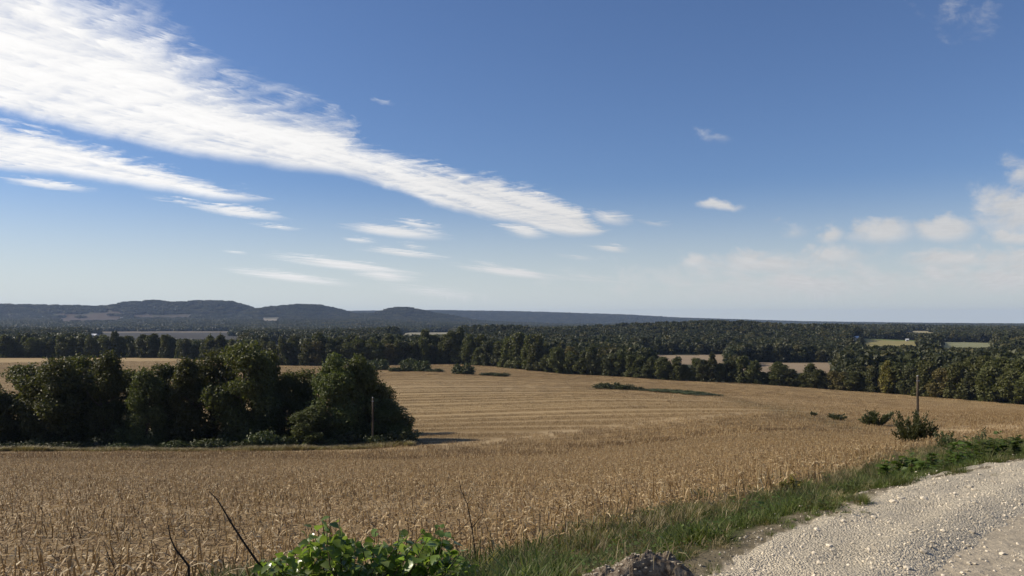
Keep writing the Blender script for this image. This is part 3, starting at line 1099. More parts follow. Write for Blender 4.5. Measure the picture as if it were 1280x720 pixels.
UND = [(10, 4.5, 1.0), (42, 4, 1.3), (70, 5, 1.1), (96, 4, 1.2), (150, 3.5, 1.0), (215, 4, 1.3), (262, 5, 1.6), (300, 3.5, 1.3), (330, 4.5, 2.6), (352, 4, 1.9), (435, 4, 2.2), (470, 3.5, 1.6), (500, 4, 2.2)]
for px, w, h in UND:
    bush('undergrowth_bush', px, 113.5, w, h, 'brushy low mound of undergrowth along the front foot of the grove', group='undergrowth along the grove')

# --- the wood edge beyond the field: single trees
ED = []
for i, (kind, nm, w, s) in enumerate([('round', 'leaf_dark', 9.5, 41), ('round', 'leaf_olive', 9.0, 42), ('tall', 'leaf_dark', 7.0, 43), ('draped', 'leaf_dark', 8.5, 44), ('round', 'leaf_yellow', 7.0, 45), ('tall', 'leaf_olive', 6.5, 46)]):
    ED.append((crown_mesh('crown', tree_blobs(s, 12.0, w, kind), 4600, 0.6, s, M[nm], droop=.3, inner=0.2), trunk_mesh('trunk', 12.0, 0.24, s, 4)))
HTS = [(-60, 15), (60, 13), (150, 16), (225, 12), (300, 14), (400, 16), (480, 17), (560, 18), (640, 17), (700, 15), (760, 15), (800, 13), (830, 11), (860, 11), (890, 15), (930, 12), (935, 9), (950, 9), (1000, 9.5), (1030, 10), (1070, 12.5), (1110, 14), (1160, 13), (1200, 16), (1280, 15), (1400, 15)]
EDGE_LABELS = ['dark leafy tree in the wood edge beyond the stubble field', 'olive brown tree in the wood edge beyond the stubble field', 'slim dark tree in the wood edge beyond the stubble field',
               'dark tree leafy to the ground in the wood edge beyond the field', 'bright yellowing tree in the wood edge, past the end of the far stubble strip', 'slim olive tree in the wood edge beyond the stubble field']
pxs, ds = [], []
px = -45.0
while px < 1330:
    D = float(edge_depth(px))
    pxs.append(px); ds.append(D)
    px += random.uniform(3.6, 7.2) / D * F * (.8 if 800 < px < 1060 else 1)
n_front = len(pxs)
n_ind = 0
for rowi in range(2):
    for px, D in zip(pxs, ds):
        if rowi == 1:
            px = px + random.uniform(-3, 3); D = D + random.uniform(6, 11)
            if 808 < px < 1066 or n_ind > 292:
                continue
        else:
            D = D + random.uniform(-1, 2.5)
        h = float(np.interp(px, [a for a, _ in HTS], [b for _, b in HTS])) * random.choice([random.uniform(.55, .85), random.uniform(.8, 1.05), random.uniform(.95, 1.25)]) * (1.05 if rowi else 1)
        k = random.choices([0, 1, 2, 3, 5], [6, 5, 1, 4, 1])[0]
        if 900 < px < 1060 and rowi == 0:
            k = random.choice([0, 1, 3, 3, 3])
        x, y = at(px, D)
        s = h / 12.2
        wd = s ** 0.4 * random.uniform(0.85, 1.5)
        make_tree('tree', ED[k][0], ED[k][1], (x, y, ground_z(x, y)), random.uniform(0, 6.28), (wd, wd, s), EDGE_LABELS[k], 'tree', 'trees of the wood edge, kind %d' % (k + 1) if k else 'trees of the wood edge')
        n_ind += 1
for px, dD, h, lab in ((1110, -1.5, 14.5, EDGE_LABELS[4]), (890, -2.0, 14.5, 'yellow green pointed tree in the middle gap of the far stubble strip'), (232, -4, 14, 'grey green tree standing proud of the wood edge behind the grove')):
    D = float(edge_depth(px)) + dD
    x, y = at(px, D)
    k = 4 if px == 1110 else 5 if px == 890 else 1
    make_tree('tree', ED[k][0], ED[k][1], (x, y, ground_z(x, y)), 1.0, (1.0, 1.0, h / 12.2), lab, 'tree', None)

# --- the far woods: one mass
FR = []
for i, (kind, w, s) in enumerate([('round', 10.5, 61), ('round', 9.5, 62), ('tall', 8.0, 63), ('round', 12.0, 64)]):
    bl = tree_blobs(s, 12.0, w, kind)
    FR.append(crown_mesh('far_crown_%d' % i, bl, 900, 1.3, s, M['leaf_far'], tris=True, inner=0.12))
CL = []
for i in range(3):
    g = np.random.default_rng(700 + i)
    bl = []
    for gx in range(5):
        for gy in range(5):
            hh = g.uniform(7.5, 12.5); rr_ = g.uniform(4.0, 6.4)
            bl.append(((gx - 2) * 9 + g.uniform(-3, 3), (gy - 2) * 9 + g.uniform(-3, 3), hh - rr_ * .7, rr_, rr_, rr_ * .9))
    CL.append(crown_mesh('far_stand_%d' % i, bl, 2200, 3.4, 720 + i, M['leaf_far'], tris=True, inner=0.05, flat=1.0))
c_far = source_collection('far_wood_sources', FR)
c_cl = source_collection('far_stand_sources', CL)

BLD = []
for b in BUILDINGS:
    D = depth_at_row(b[0], b[1])
    BLD.append((b, D))
print('BLD', [(b[0], round(D)) for b, D in BLD])


def far_mask(X, Y, hgt):
    """keep a tree only where no open field or farmyard lies in or behind its place"""
    Z = H(X, Y)
    px = X / Y * F + 640
    top = HOR - (Z + hgt) / Y * F
    hw = 4.0 / Y * F
    keep = np.ones(len(X), bool)
    for f in FIELDS:
        inx = (px > f[1] - hw) & (px < f[2] + hw)
        keep &= ~(inx & (Y < f[7]) & (top < f[4]) & ((noise2(X, Y, 60, 44) < .84) | (f[0] != 'hill')))
    for b, D in BLD:
        half = b[4][0] / 2 / D * F + 1.5
        inx = (px > b[0] - half) & (px < b[0] + half)
        keep &= ~(inx & (Y < D + 8) & (top < b[1] - 0.2 * b[4][2] / D * F))
    return keep, Z


def jitter_grid(x0, x1, y0, y1, cell, g):
    xs = np.arange(x0, x1, cell); ys = np.arange(y0, y1, cell)
    X, Y = np.meshgrid(xs, ys)
    X = X.ravel() + g.uniform(-.45, .45, X.size) * cell
    Y = Y.ravel() + g.uniform(-.45, .45, Y.size) * cell
    return X, Y


g = np.random.default_rng(5)
X, Y = jitter_grid(-1300, 1300, 240, 1750, 8.0, g)
px = X / Y * F + 640
k = (px > -90) & (px < 1370) & (Y > edge_depth(px) + 15)
k &= ~((px > 812) & (px < 1050) & (Y < 520))
X, Y = X[k], Y[k]
hs = g.uniform(0.6, 1.25, len(X)) * (0.75 + 0.55 * noise2(X, Y, 90, 6))
keep, Z = far_mask(X, Y, hs * 12)
X, Y, Z, hs = X[keep], Y[keep], Z[keep], hs[keep]
n = len(X)
print('far trees', n, 'individual edge trees', n_ind)
rot = np.zeros((n, 3)); rot[:, 2] = g.uniform(0, 6.28, n)
scatter('forest', np.stack([X, Y, Z], -1), rot, np.stack([hs ** .6 * 1.12, hs ** .6 * 1.12, hs], -1), g.choice(4, n, p=[.35, .28, .09, .28]), c_far,
        'dense dark forest spreading over the valley behind the wood edge', 'forest')
X, Y = jitter_grid(-5600, 5600, 1700, 8400, 44, g)
px = X / Y * F + 640
k = (px > -80) & (px < 1360)
X, Y = X[k], Y[k]
hs = g.uniform(0.75, 1.15, len(X))
keep, Z = far_mask(X, Y, hs * 12)
# scattered clearings in the valley
keep &= ~((noise2(X, Y, 240, 31) > 0.83) & (Y < 4200))
X, Y, Z, hs = X[keep], Y[keep], Z[keep], hs[keep]
n = len(X)
print('far stands', n)
rot = np.zeros((n, 3)); rot[:, 2] = g.integers(0, 4, n) * 1.5708 + g.uniform(-.2, .2, n)
scatter('wooded_hills', np.stack([X, Y, Z], -1), rot, np.stack([hs ** .5, hs ** .5, hs], -1), g.integers(0, 3, n), c_cl,
        'blue grey woods covering the far valley and the rounded hills on the skyline', 'forest')

# ------------------------------------------------------------------ far buildings

def make_building(b, D):
    px, row, wall, roof, (L, Wd, Hh), name, label = b
    x, y = at(px, D)
    z = ground_z(x, y)
    t = empty(name, (x, y, z), 0.25 if int(px) % 2 else -0.3)
    tag(t, label, 'barn' if name == 'barn' else 'shed' if name == 'shed' else 'house')
    l, w_ = L / 2, Wd / 2
    rise = Wd * 0.3
    A_ = Acc()
    V = [(-l, -w_, -1), (l, -w_, -1), (l, w_, -1), (-l, w_, -1), (-l, -w_, Hh), (l, -w_, Hh), (l, w_, Hh), (-l, w_, Hh), (-l, 0, Hh + rise), (l, 0, Hh + rise)]
    A_.add(V, [(0, 1, 5, 4), (2, 3, 7, 6), (0, 4, 7, 3), (1, 2, 6, 5)], [(4, 8, 7), (5, 6, 9)])
    wl = obj('wall', A_.mesh('wall', [M[wall]]), t)
    A_ = Acc()
    th_ = 0.18; ov = 0.45
    for s in (-1, 1):
        p0 = np.array([0, s * (w_ + ov), Hh - rise * ov / w_ + 0.03]); p1 = np.array([0, 0, Hh + rise + 0.03])
        V = []
        for xx in (-l - ov, l + ov):
            for p in (p0, p1):
                for dz_ in (0, th_):
                    V.append((xx, p[1], p[2] + dz_))
        A_.add(V, [(0, 4, 6, 2), (1, 3, 7, 5), (0, 1, 5, 4), (2, 6, 7, 3), (0, 2, 3, 1), (4, 5, 7, 6)])
    rf = obj('roof', A_.mesh('roof', [M[roof]]), t)
    if name == 'farmhouse':
        A_ = Acc(); A_.box(l * .4, l * .4 + .7, -.35, .35, Hh + rise * .5, Hh + rise + 1.1)
        obj('chimney', A_.mesh('chimney', [M['roof_dark']]), rf)
    A_ = Acc(); A_.box(-.5 if name != 'barn' else -2, .5 if name != 'barn' else 2, -w_ - .06, -w_ + .02, 0, 2.1 if name != 'barn' else 4)
    obj('door', A_.mesh('door', [M['door']]), t)
    for fx in (-.62, .62):
        A_ = Acc(); A_.box(fx * l - .5, fx * l + .5, -w_ - .05, -w_ + .02, 1.1, 2.2)
        wn = obj('window', A_.mesh('window', [M['white_wall']]), t)
        A_ = Acc(); A_.box(fx * l - .42, fx * l + .42, -w_ - .07, -w_ - .052, 1.18, 2.12)
        obj('pane', A_.mesh('pane', [M['pane']]), wn)


for b, D in BLD:
    make_building(b, D)

# ------------------------------------------------------------------ bushes out in the field
FB = [
    (456, 420, 9, 5.0, 'olive bush at the grove end of the hedge row beyond the field crest'),
    (474, 415, 9, 6.0, 'round bush second in the hedge row beyond the field crest'),
    (510, 392, 9, 6.6, 'largest grey green bush in the hedge row beyond the field crest'),
    (527, 388, 8, 5.6, 'slightly smaller grey green bush touching the largest hedge row bush'),
    (543, 384, 8, 1.8, 'low dark scrub trailing from the hedge row towards the single rounded bush'),
    (498, 390, 9, 2.4, 'low brown scrub at the foot of the largest hedge row bush'),
    (579, 352, 9, 5.2, 'single rounded bush standing alone on the field crest past the hedge row'),
    (612, 343, 8, 1.6, 'small flat bush next to the single rounded bush on the crest'),
    (628, 340, 7, 1.7, 'flat dark bush ending the row on the crest'),
    (750, 256, 5.5, 2.0, 'lobe at the grove end of the long low dark thicket in mid field'),
    (766, 255, 6, 2.4, 'tallest lobe of the long low dark thicket in mid field'),
    (784, 252, 6, 1.9, 'middle lobe next to the tapering end of the long low thicket'),
    (797, 250, 4, 1.3, 'tapering end of the long low dark thicket in mid field'),
]
FB += [(p, 247 - 1.1 * (p - 812) * .4, 7.5, hh, 'low brown weedy clump in the shallow swale past the long thicket') for p, hh in ((814, .8), (828, 1.0), (842, 1.1), (856, 1.1), (870, 1.0), (884, .7))]
for px, D, w, h, lab in FB:
    bush('field_bush', px, D, w, h, lab, group='bushes out in the field')

# ------------------------------------------------------------------ shrubs by the verge

def vase_shrub(name, px, D, row_base, hgt, wid, nst, nleaf, seed, label, matl, leafsize=0.1):
    g = np.random.default_rng(seed)
    Ds = np.linspace(14, 140, 1500)
    rows = HOR - H((px - 640) / F * Ds, Ds) / Ds * F
    D = float(Ds[np.argmin(np.abs(rows - row_base))])
    hgt, wid, leafsize = hgt * D / F, wid * D / F, leafsize * (D / 46.0) ** .6
    x, y = at(px, D)
    z = ground_z(x, y)
    t = empty(name, (x, y, z), 0)
    tag(t, label, 'shrub')
    A_ = Acc()
    leaf_c, leaf_d = [], []
    for i in range(nst):
        a = g.uniform(0, 2 * np.pi); sp = wid * 0.5 * math.sqrt(g.random())
        hh = hgt * g.uniform(0.45, 1.0) * (1 - 0.25 * (sp / (wid * .5)) ** 2)
        tip = np.array([math.cos(a) * sp, math.sin(a) * sp, hh])
        p0 = np.array([math.cos(a) * .06, math.sin(a) * .06, -.05])
        mid = p0 * .4 + tip * .6 + np.array([0, 0, -0.06 * hgt]) + g.normal(0, .03, 3)
        pts = [p0, p0 * .7 + mid * .3, mid, tip]
        A_.tube(pts, [.018, .014, .009, .004], 4)
        m_ = nleaf // nst
        tt = g.uniform(0.22, 1.05, m_)
        c = p0[None] * ((1 - tt) ** 2)[:, None] + 2 * ((1 - tt) * tt)[:, None] * mid + (tt ** 2)[:, None] * tip
        c = c + g.normal(0, wid * 0.028, (m_, 3))
        leaf_c.append(c); leaf_d.append(np.repeat((tip - p0)[None], m_, 0))
    obj('stems', A_.mesh('stems', [M['twig']], True), t)
    c = np.vstack(leaf_c); dd = unit(np.vstack(leaf_d) + g.normal(0, 0.5, c.shape))
    n = len(c)
    b = unit(np.cross(dd, g.normal(size=(n, 3))))
    s = leafsize * g.uniform(.6, 1.3, n)[:, None]
    V = np.stack([c - dd * s * .6, c + b * s * .32, c + dd * s * .8, c - b * s * .32], 1).reshape(-1, 3)
    obj('foliage', mesh_np('foliage', V, np.arange(n * 4).reshape(-1, 4), [matl]), t)
    return t


vase_shrub('shrub', 1142, 46, 558, 46, 54, 48, 5600, 1, 'dark vase shaped shrub with upright branches before the pole in the open field', M['leaf_shrub'], .10)
vase_shrub('shrub', 1098, 62, 532, 21, 34, 30, 3000, 2, 'rounded grey green shrub on the field next to the vase shaped shrub', M['leaf_shrub'], .11)
vase_shrub('shrub', 1084, 63, 531, 11, 24, 18, 1200, 3, 'low shrub touching the side of the rounded grey green shrub', M['leaf_shrub'], .11)
vase_shrub('shrub', 1046, 80, 525, 9, 24, 18, 900, 4, 'low sparse shrub on the stubble between the rounded and the tiny shrub', M['leaf_shrub'], .11)
vase_shrub('shrub', 1017, 92, 520, 6, 10, 12, 500, 5, 'tiny dark shrub, last of the shrubs going out along the swale', M['leaf_shrub'], .11)
vase_shrub('shrub', 1180, 40, 561, 29, 24, 16, 500, 6, 'thin half bare shrub between the vase shaped shrub and the green weeds', M['leaf_shrub'], .09)
vase_shrub('shrub', 1190, 36, 563, 18, 34, 20, 900, 7, 'low dark brushy shrub at the foot of the thin half bare shrub', M['leaf_shrub'], .09)
vase_shrub('shrub', 1226, 34, 557, 24, 26, 12, 260, 8, 'sparse brown shrub behind the tall green weeds at the road bend', M['leaf_shrub'], .08)

# ------------------------------------------------------------------ poles

def make_pole(px, D, top_row, r, label, arm):
    x, y = at(px, D)
    z = ground_z(x, y)
    zt = -(top_row - HOR) / F * D
    t = empty('utility_pole', (x, y, z))
    tag(t, label, 'pole', 'wooden poles')
    h = zt - z
    A_ = Acc()
    A_.tube([(0, 0, -.4), (0.01, 0, h * .3), (0.0, 0, h * .7), (0.015, 0, h)], [r * 1.15, r * 1.05, r * .95, r * .85], 10)
    obj('shaft', A_.mesh('shaft', [M['pole']], True), t)
    A_ = Acc(); A_.tube([(0, 0, h - 0.02), (0, 0, h + 0.03)], [r * .9, r * .8], 10)
    obj('cap', A_.mesh('cap', [M['metal']], True), t)
    A_ = Acc(); A_.box(-r * 1.2, r * 1.2, -r * 1.08, -r * .7, h - .55, h - .45)
    obj('bracket', A_.mesh('bracket', [M['metal']]), t)


make_pole(1147, 84, 470, 0.13, 'bare weathered wooden pole rising behind the vase shaped shrub', True)
make_pole(466, 113.2, 497, 0.14, 'bare wooden pole standing against the dark end of the grove', False)

# ------------------------------------------------------------------ corn stubble

def leaf_strip(A_, base, az, length, width, lift, drop, g, seg=3):
    """a dry curled blade"""
    d_ = np.array([math.cos(az), math.sin(az), 0.0]); sd = np.array([-d_[1], d_[0], 0.0])
    tw = g.uniform(-.8, .8)
    P = []
    for k in range(seg + 1):
        t = k / seg
        c = base + d_ * length * t + np.array([0, 0, lift * math.sin(t * 2.2) - drop * t * t])
        a = tw * t * 2
        sv = sd * math.cos(a) + np.array([0, 0, 1]) * math.sin(a)
        w = width * (1 - 0.75 * t) * 0.5
        P += [c - sv * w, c + sv * w]
    Q = [(2 * k, 2 * k + 1, 2 * k + 3, 2 * k + 2) for k in range(seg)]
    A_.add(P, Q)


def stalk(A_, x, y, h, g, leaves=4, lean=0.12):
    lx, ly = g.normal(0, lean, 2)
    top = np.array([x + lx * h, y + ly * h, h])
    b0 = np.array([x, y, -0.08])
    A_.tube([b0, (b0 * .5 + top * .5), top], [0.011, 0.010, 0.008], 4)
    for i in range(leaves):
        f = g.uniform(0.15, 1.0)
        leaf_strip(A_, b0 * (1 - f) + top * f, g.uniform(0, 6.28), g.uniform(.08, .22), g.uniform(.014, .034), g.uniform(0, .07), g.uniform(.03, .20), g)


def litter(A_, n, x0, x1, y0, y1, g):
    for i in range(n):
        leaf_strip(A_, np.array([g.uniform(x0, x1), g.uniform(y0, y1), g.uniform(.01, .06)]), g.uniform(0, 6.28), g.uniform(.08, .3), g.uniform(.014, .04), g.uniform(0, .09), g.uniform(0, .05), g, 2)


single = []
for i in range(12):
    g = np.random.default_rng(900 + i)
    A_ = Acc()
    stalk(A_, 0, 0, g.uniform(.18, .38), g, 6, .22)
    litter(A_, 14, -.15, .15, -.3, .3, g)
    single.append(A_.mesh('corn_stalk', [M['corn']]))
patch_m = []
for i in range(10):                        # 0.8 m of one row
    g = np.random.default_rng(950 + i)
    A_ = Acc()
    for k in range(6):
        stalk(A_, (k - 2.5) * .14 + g.uniform(-.06, .06), g.normal(0, .07), g.uniform(.16, .36), g, 5, .24)
    litter(A_, 46, -.5, .5, -.36, .36, g)
    patch_m.append(A_.mesh('stubble_patch_%d' % i, [M['corn']]))
wide_m = []
for i in range(6):                         # three rows, 2.4 m
    g = np.random.default_rng(990 + i)
    A_ = Acc()
    for rw in (-1, 0, 1):
        for k in range(11):
            x_, y_ = (k - 5) * .22 + g.uniform(-.08, .08), rw * .76 + g.normal(0, .05)
            h_ = g.uniform(.16, .36)
            A_.tube([(x_, y_, -.1), (x_ + g.normal(0, .06), y_ + g.normal(0, .06), h_)], [.022, .016], 3)
            leaf_strip(A_, np.array([x_, y_, h_ * .7]), g.uniform(0, 6.28), .3, .06, .06, .2, g, 2)
    litter(A_, 40, -1.3, 1.3, -1.1, 1.1, g)
    wide_m.append(A_.mesh('stubble_wide_%d' % i, [M['corn']]))
c_patch = source_collection('stubble_sources', patch_m)
c_wide = source_collection('stubble_wide_sources', wide_m)


def near_rows(D0, D1, du, dv, g):
    """positions in contour rows of the near field"""
    v = np.arange(0, D1 * 1.25, dv)
    u = np.arange(-D1 * 0.85, D1 * 0.85, du)
    U, Vv = np.meshgrid(u, v)
    U = U.ravel() + g.uniform(-.5, .5, U.size) * du * .6; Vv = Vv.ravel() + g.normal(0, .04, Vv.size)
    Xx = U
    Yy = (Vv + 0.10 * Xx - 3.0 * np.sin(Xx / 38.0)) / 0.97
    px = np.where(Yy > 1, Xx / np.maximum(Yy, 1) * F + 640, -9999)
    k = (Yy > D0) & (Yy <= D1) & (px > -70) & (px < 1350)
    return Xx[k], Yy[k]


g = np.random.default_rng(77)
ROW_AZ = lambda X_: np.arctan((0.10 - 3.0 / 38 * np.cos(X_ / 38.0)) / 0.97)
# the stalks that stand largest at the field's near edge are single things
Xn, Yn = near_rows(3, 22, 0.17, 0.62, g)
k = (side_dist(CORN_E, Xn, Yn) > 0.05)
Xn, Yn = Xn[k], Yn[k]
Zn = H(Xn, Yn)
rown = HOR - Zn / Yn * F
vis = (rown - 0.5 / Yn * F < 728)
Xn, Yn, Zn = Xn[vis], Yn[vis], Zn[vis]
order = np.argsort(np.hypot(Xn, Yn))
near_lim = float(np.hypot(Xn, Yn)[order[min(299, len(order) - 1)]])
print('near stalk limit', near_lim)
for q in order[:300]:
    o = obj('corn_stalk', single[int(g.integers(0, 12))], None, (Xn[q], Yn[q], Zn[q]))
    sc = g.uniform(.8, 1.15)
    o.rotation_euler = (g.normal(0, .06), g.normal(0, .06), g.uniform(0, 6.28)); o.scale = (sc, sc, sc)
    tag(o, 'cut dry corn stalk at the field edge beside the leafy bush and verge', 'corn stalk', 'corn stalks at the near field edge')


def clear(X_, Y_):
    k = in_field(X_, Y_) & ~in_poly(GROVE, X_, Y_)
    k &= (np.abs(side_dist(TRACK, X_, Y_) + 3 * (noise2(X_, Y_, 4, 2) - .5)) > 1.6) | (noise2(X_, Y_, 2.5, 28) > .45)
    return k


Xp, Yp = near_rows(5, 70, 0.8, 0.52, g)
k = clear(Xp, Yp) & (np.hypot(Xp, Yp) > near_lim)
k &= (g.random(len(Xp)) < 0.93)
Xp, Yp = Xp[k], Yp[k]
n = len(Xp)
rot = np.stack([g.normal(0, .05, n), g.normal(0, .05, n), ROW_AZ(Xp) + np.where(g.random(n) < .5, 0, np.pi) + g.normal(0, .06, n)], -1)
hgt = g.uniform(.6, 1.0, n) * (0.75 + .4 * noise2(Xp, Yp, 7, 12)) * (1 + .75 * np.exp(-side_dist(CORN_E, Xp, Yp) / 2.5) * sstep(Xp, 0, 3)) * np.where(np.round((Yp * .97 - .10 * Xp + 3 * np.sin(Xp / 38.)) / .52) % 11 < 1.5, .55, 1)
scatter('corn_stubble', np.stack([Xp, Yp, H(Xp, Yp)], -1), rot, np.stack([np.ones(n), np.ones(n), hgt], -1), g.integers(0, 10, n), c_patch,
        'dense brown corn stubble in rows covering the near slope of the field', 'stubble')
print('patches', n)
Xw, Yw = near_rows(70, 178, 2.4, 2.28, g)
k = clear(Xw, Yw) & (side_dist(TRACK, Xw, Yw) < 1)
Xw, Yw = Xw[k], Yw[k]
az = ROW_AZ(Xw)
# contour rows beyond the track
Xf, Qf, azf, wyf = [], [], [], []
for i in range(4, 190):
    if i % 4 == 0 or i % 7 == 3:
        continue                                    # wheel lines between the passes
    R_ = i * 2.28
    ph = np.linspace(-1.25, 1.75, 4000)
    ax_, ay_ = -26 + 1.25 * R_ * np.sin(ph), 98 + R_ * np.cos(ph)
    arc = np.concatenate([[0], np.cumsum(np.hypot(np.diff(ax_), np.diff(ay_)))])
    q = np.arange(g.uniform(0, 2.4), arc[-1], 2.4)
    p_ = np.interp(q, arc, ph)
    Xf.append(-26 + 1.25 * R_ * np.sin(p_)); Qf.append(98 + R_ * np.cos(p_))
    azf.append(np.arctan2(-np.sin(p_), 1.25 * np.cos(p_)))
    wyf.append(1 / np.hypot(np.sin(p_) * .8, np.cos(p_)))
Xf, Qf, azf, wyf = map(np.concatenate, (Xf, Qf, azf, wyf))
pxf = Xf / np.maximum(Qf, 1) * F + 640
k = (Qf > 80) & (pxf > -60) & (pxf < 1340)
Xf, Qf, azf, wyf = Xf[k], Qf[k], azf[k], wyf[k]
k = clear(Xf, Qf) & (side_dist(TRACK, Xf, Qf) >= 0.5)
Xf, Qf, azf, wyf = Xf[k], Qf[k], azf[k], wyf[k]
Xw = np.concatenate([Xw, Xf]); Yw = np.concatenate([Yw, Qf]); az = np.concatenate([az, azf]); wyw = np.concatenate([np.ones(len(az) - len(azf)), wyf])
k = g.random(len(Xw)) < 0.995
Xw, Yw, az, wyw = Xw[k], Yw[k], az[k], wyw[k]
n = len(Xw)
print('wide patches', n)
rot = np.stack([np.zeros(n), np.zeros(n), az + np.where(g.random(n) < .5, 0, np.pi)], -1)
hgt = g.uniform(.75, 1.05, n)
scatter('far_stubble', np.stack([Xw, Yw, H(Xw, Yw)], -1), rot, np.stack([np.ones(n), wyw, hgt], -1), g.integers(0, 6, n), c_wide,
        'pale tan corn stubble on the far part of the field towards the woods', 'stubble')

# ------------------------------------------------------------------ verge grass and weeds

def tuft_mesh(name, n, h, r, seed, matl, lean=0.5, w=0.008):
    g = np.random.default_rng(seed)
    V, T, Q = [], [], []
    for i in range(n):
        a = g.uniform(0, 6.28); q = r * math.sqrt(g.random())
        b0 = np.array([q * math.cos(a), q * math.sin(a), -0.02])
        a2 = a + g.normal(0, .8); L_ = g.uniform(.1, lean) * h; hh = h * g.uniform(.5, 1.1)
        d_ = np.array([math.cos(a2), math.sin(a2), 0]); s_ = np.array([-d_[1], d_[0], 0]) * w * g.uniform(.6, 1.4)
        p1 = b0 + d_ * L_ * .35 + np.array([0, 0, hh * .6]); p2 = b0 + d_ * L_ * 1.2 + np.array([0, 0, hh])
        k = len(V)
        V += [b0 - s_, b0 + s_, p1 - s_ * .7, p1 + s_ * .7, p2]
        Q.append((k, k + 1, k + 3, k + 2)); T.append((k + 2, k + 3, k + 4))
    return mesh_np(name, np.array(V), [np.array(Q), np.array(T)], [matl])


tufts = [tuft_mesh('grass_tuft_%d' % i, 44, .11 + .03 * (i % 3), .12, 40 + i, M['grass'] if i != 3 else M['dry_grass'], 1.1, .0045) for i in range(5)]
dry = [tuft_mesh('dry_tuft_%d' % i, 26, .24, .14, 60 + i, M['dry_grass'], .9, .006) for i in range(3)]
c_grass = source_collection('grass_sources', tufts)
c_dry = source_collection('dry_grass_sources', dry)
c_grove_dry = source_collection('tall_grass_sources', [tuft_mesh('tall_tuft_%d' % i, 60, .75, .6, 70 + i, M['dry_grass'], .8, .03) for i in range(3)])

g = np.random.default_rng(123)
Xg = g.uniform(-9, 26, 90000); Yg = g.uniform(2.5, 34, 90000)
pxg = Xg / Yg * F + 640
k = (pxg > -60) & (pxg < 1350)
Xg, Yg = Xg[k], Yg[k]
s_r = side_dist(ROAD_E, Xg, Yg); s_c = side_dist(CORN_E, Xg, Yg)
wob = 0.8 * (noise2(Xg, Yg, 0.7, 14) - 0.5)
dens = noise2(Xg, Yg, 0.9, 15)
green = (s_r + wob * .9 > 0.0) & (s_c + wob < 0.2) & ~((Xg / Yg * F + 640 < 606) & (Yg < 6.7))
lone = (s_r > -1.6) & (s_r < 0.3) & (dens > 0.72) & (noise2(Xg, Yg, .3, 19) > .62)
into = (s_c > 0) & (s_c < 1.6) & (dens > .72)
# thin out with distance: far tufts overlap anyway
keepp = g.random(len(Xg)) < np.clip(9.0 / np.hypot(Xg, Yg), .25, 1)
kk = ((green & (dens > .18)) | lone | into) & keepp
Xq, Yq, srq = Xg[kk], Yg[kk], s_r[kk]
n = len(Xq)
print('grass tufts', n)
rot = np.stack([g.normal(0, .12, n), g.normal(0, .12, n), g.uniform(0, 6.28, n)], -1)
sc = g.uniform(.5, 1.2, n) * np.clip(.45 + srq * .9, .35, 1.1) * (0.55 + .95 * noise2(Xq, Yq, .8, 18))
Zq = H(Xq, Yq) + np.where(srq < 0, .03, 0)
scatter('verge_grass', np.stack([Xq, Yq, Zq], -1), rot, sc, g.integers(0, 5, n), c_grass,
        'green and brownish grass on the verge between gravel road and corn stubble', 'grass')
kk = (s_c > -1.0) & (s_c < 0.7) & (s_r > .3) & (g.random(len(Xg)) < .13) & ~((Xg / Yg * F + 640 < 606) & (Yg < 6.7))
Xq, Yq = Xg[kk], Yg[kk]
n = len(Xq)
rot = np.stack([g.normal(0, .2, n), g.normal(0, .2, n), g.uniform(0, 6.28, n)], -1)
scatter('dry_grass', np.stack([Xq, Yq, H(Xq, Yq)], -1), rot, g.uniform(.5, 1.2, n), g.integers(0, 3, n), c_dry,
        'dry straw coloured grass where the verge meets the corn stubble', 'grass')
# low broad leaved ground cover among the grass
cov = []
for i in range(4):
    gg = np.random.default_rng(1500 + i)
    n_ = 70
    c = np.column_stack([gg.normal(0, .11, (n_, 2)), gg.uniform(.01, .13, n_)])
    az_ = gg.uniform(0, 6.28, n_)
    d_ = np.stack([np.cos(az_), np.sin(az_), gg.uniform(-.4, .4, n_)], -1)
    b_2 = unit(np.cross(d_, np.array([0, 0, 1.0]) + gg.normal(0, .35, (n_, 3))))
    z_ = gg.uniform(.008, .020, n_)[:, None]
    V = np.stack([c - d_ * z_, c + b_2 * z_ * .7, c + d_ * z_, c - b_2 * z_ * .7], 1).reshape(-1, 3)
    cov.append(mesh_np('cover_%d' % i, V, np.arange(n_ * 4).reshape(-1, 4), [M['leaf_weed']]))
c_cov = source_collection('ground_cover_sources', cov)
kk = (s_r + wob > .1) & (s_c + wob < .5) & (noise2(Xg, Yg, .8, 41) > .52) & (g.random(len(Xg)) < .11) & ~((Xg / Yg * F + 640 < 606) & (Yg < 6.7))
Xq, Yq = Xg[kk], Yg[kk]
n = len(Xq)
rot = np.stack([g.normal(0, .15, n), g.normal(0, .15, n), g.uniform(0, 6.28, n)], -1)
scatter('ground_cover', np.stack([Xq, Yq, H(Xq, Yq)], -1), rot, g.uniform(.6, 1.3, n), g.integers(0, 4, n), c_cov,
        'low broad leaved green ground cover among the verge grass', 'ground cover')
# rough grass strip at the foot of the grove
Xq = g.uniform(-85, -14, 3000); Yq = g.uniform(107.5, 114.0, 3000)
kk = noise2(Xq, Yq, 4.0, 22) > .33
Xq, Yq = Xq[kk], Yq[kk]
n = len(Xq)
rot = np.stack([np.zeros(n), np.zeros(n), g.uniform(0, 6.28, n)], -1)
scatter('rough_grass', np.stack([Xq, Yq, H(Xq, Yq)], -1), rot, g.uniform(.35, 1.0, n) * (.5 + .8 * noise2(Xq, Yq, 6, 23)), g.integers(0, 3, n), c_grove_dry,
        'strip of tall dry grass along the foot of the grove', 'grass')


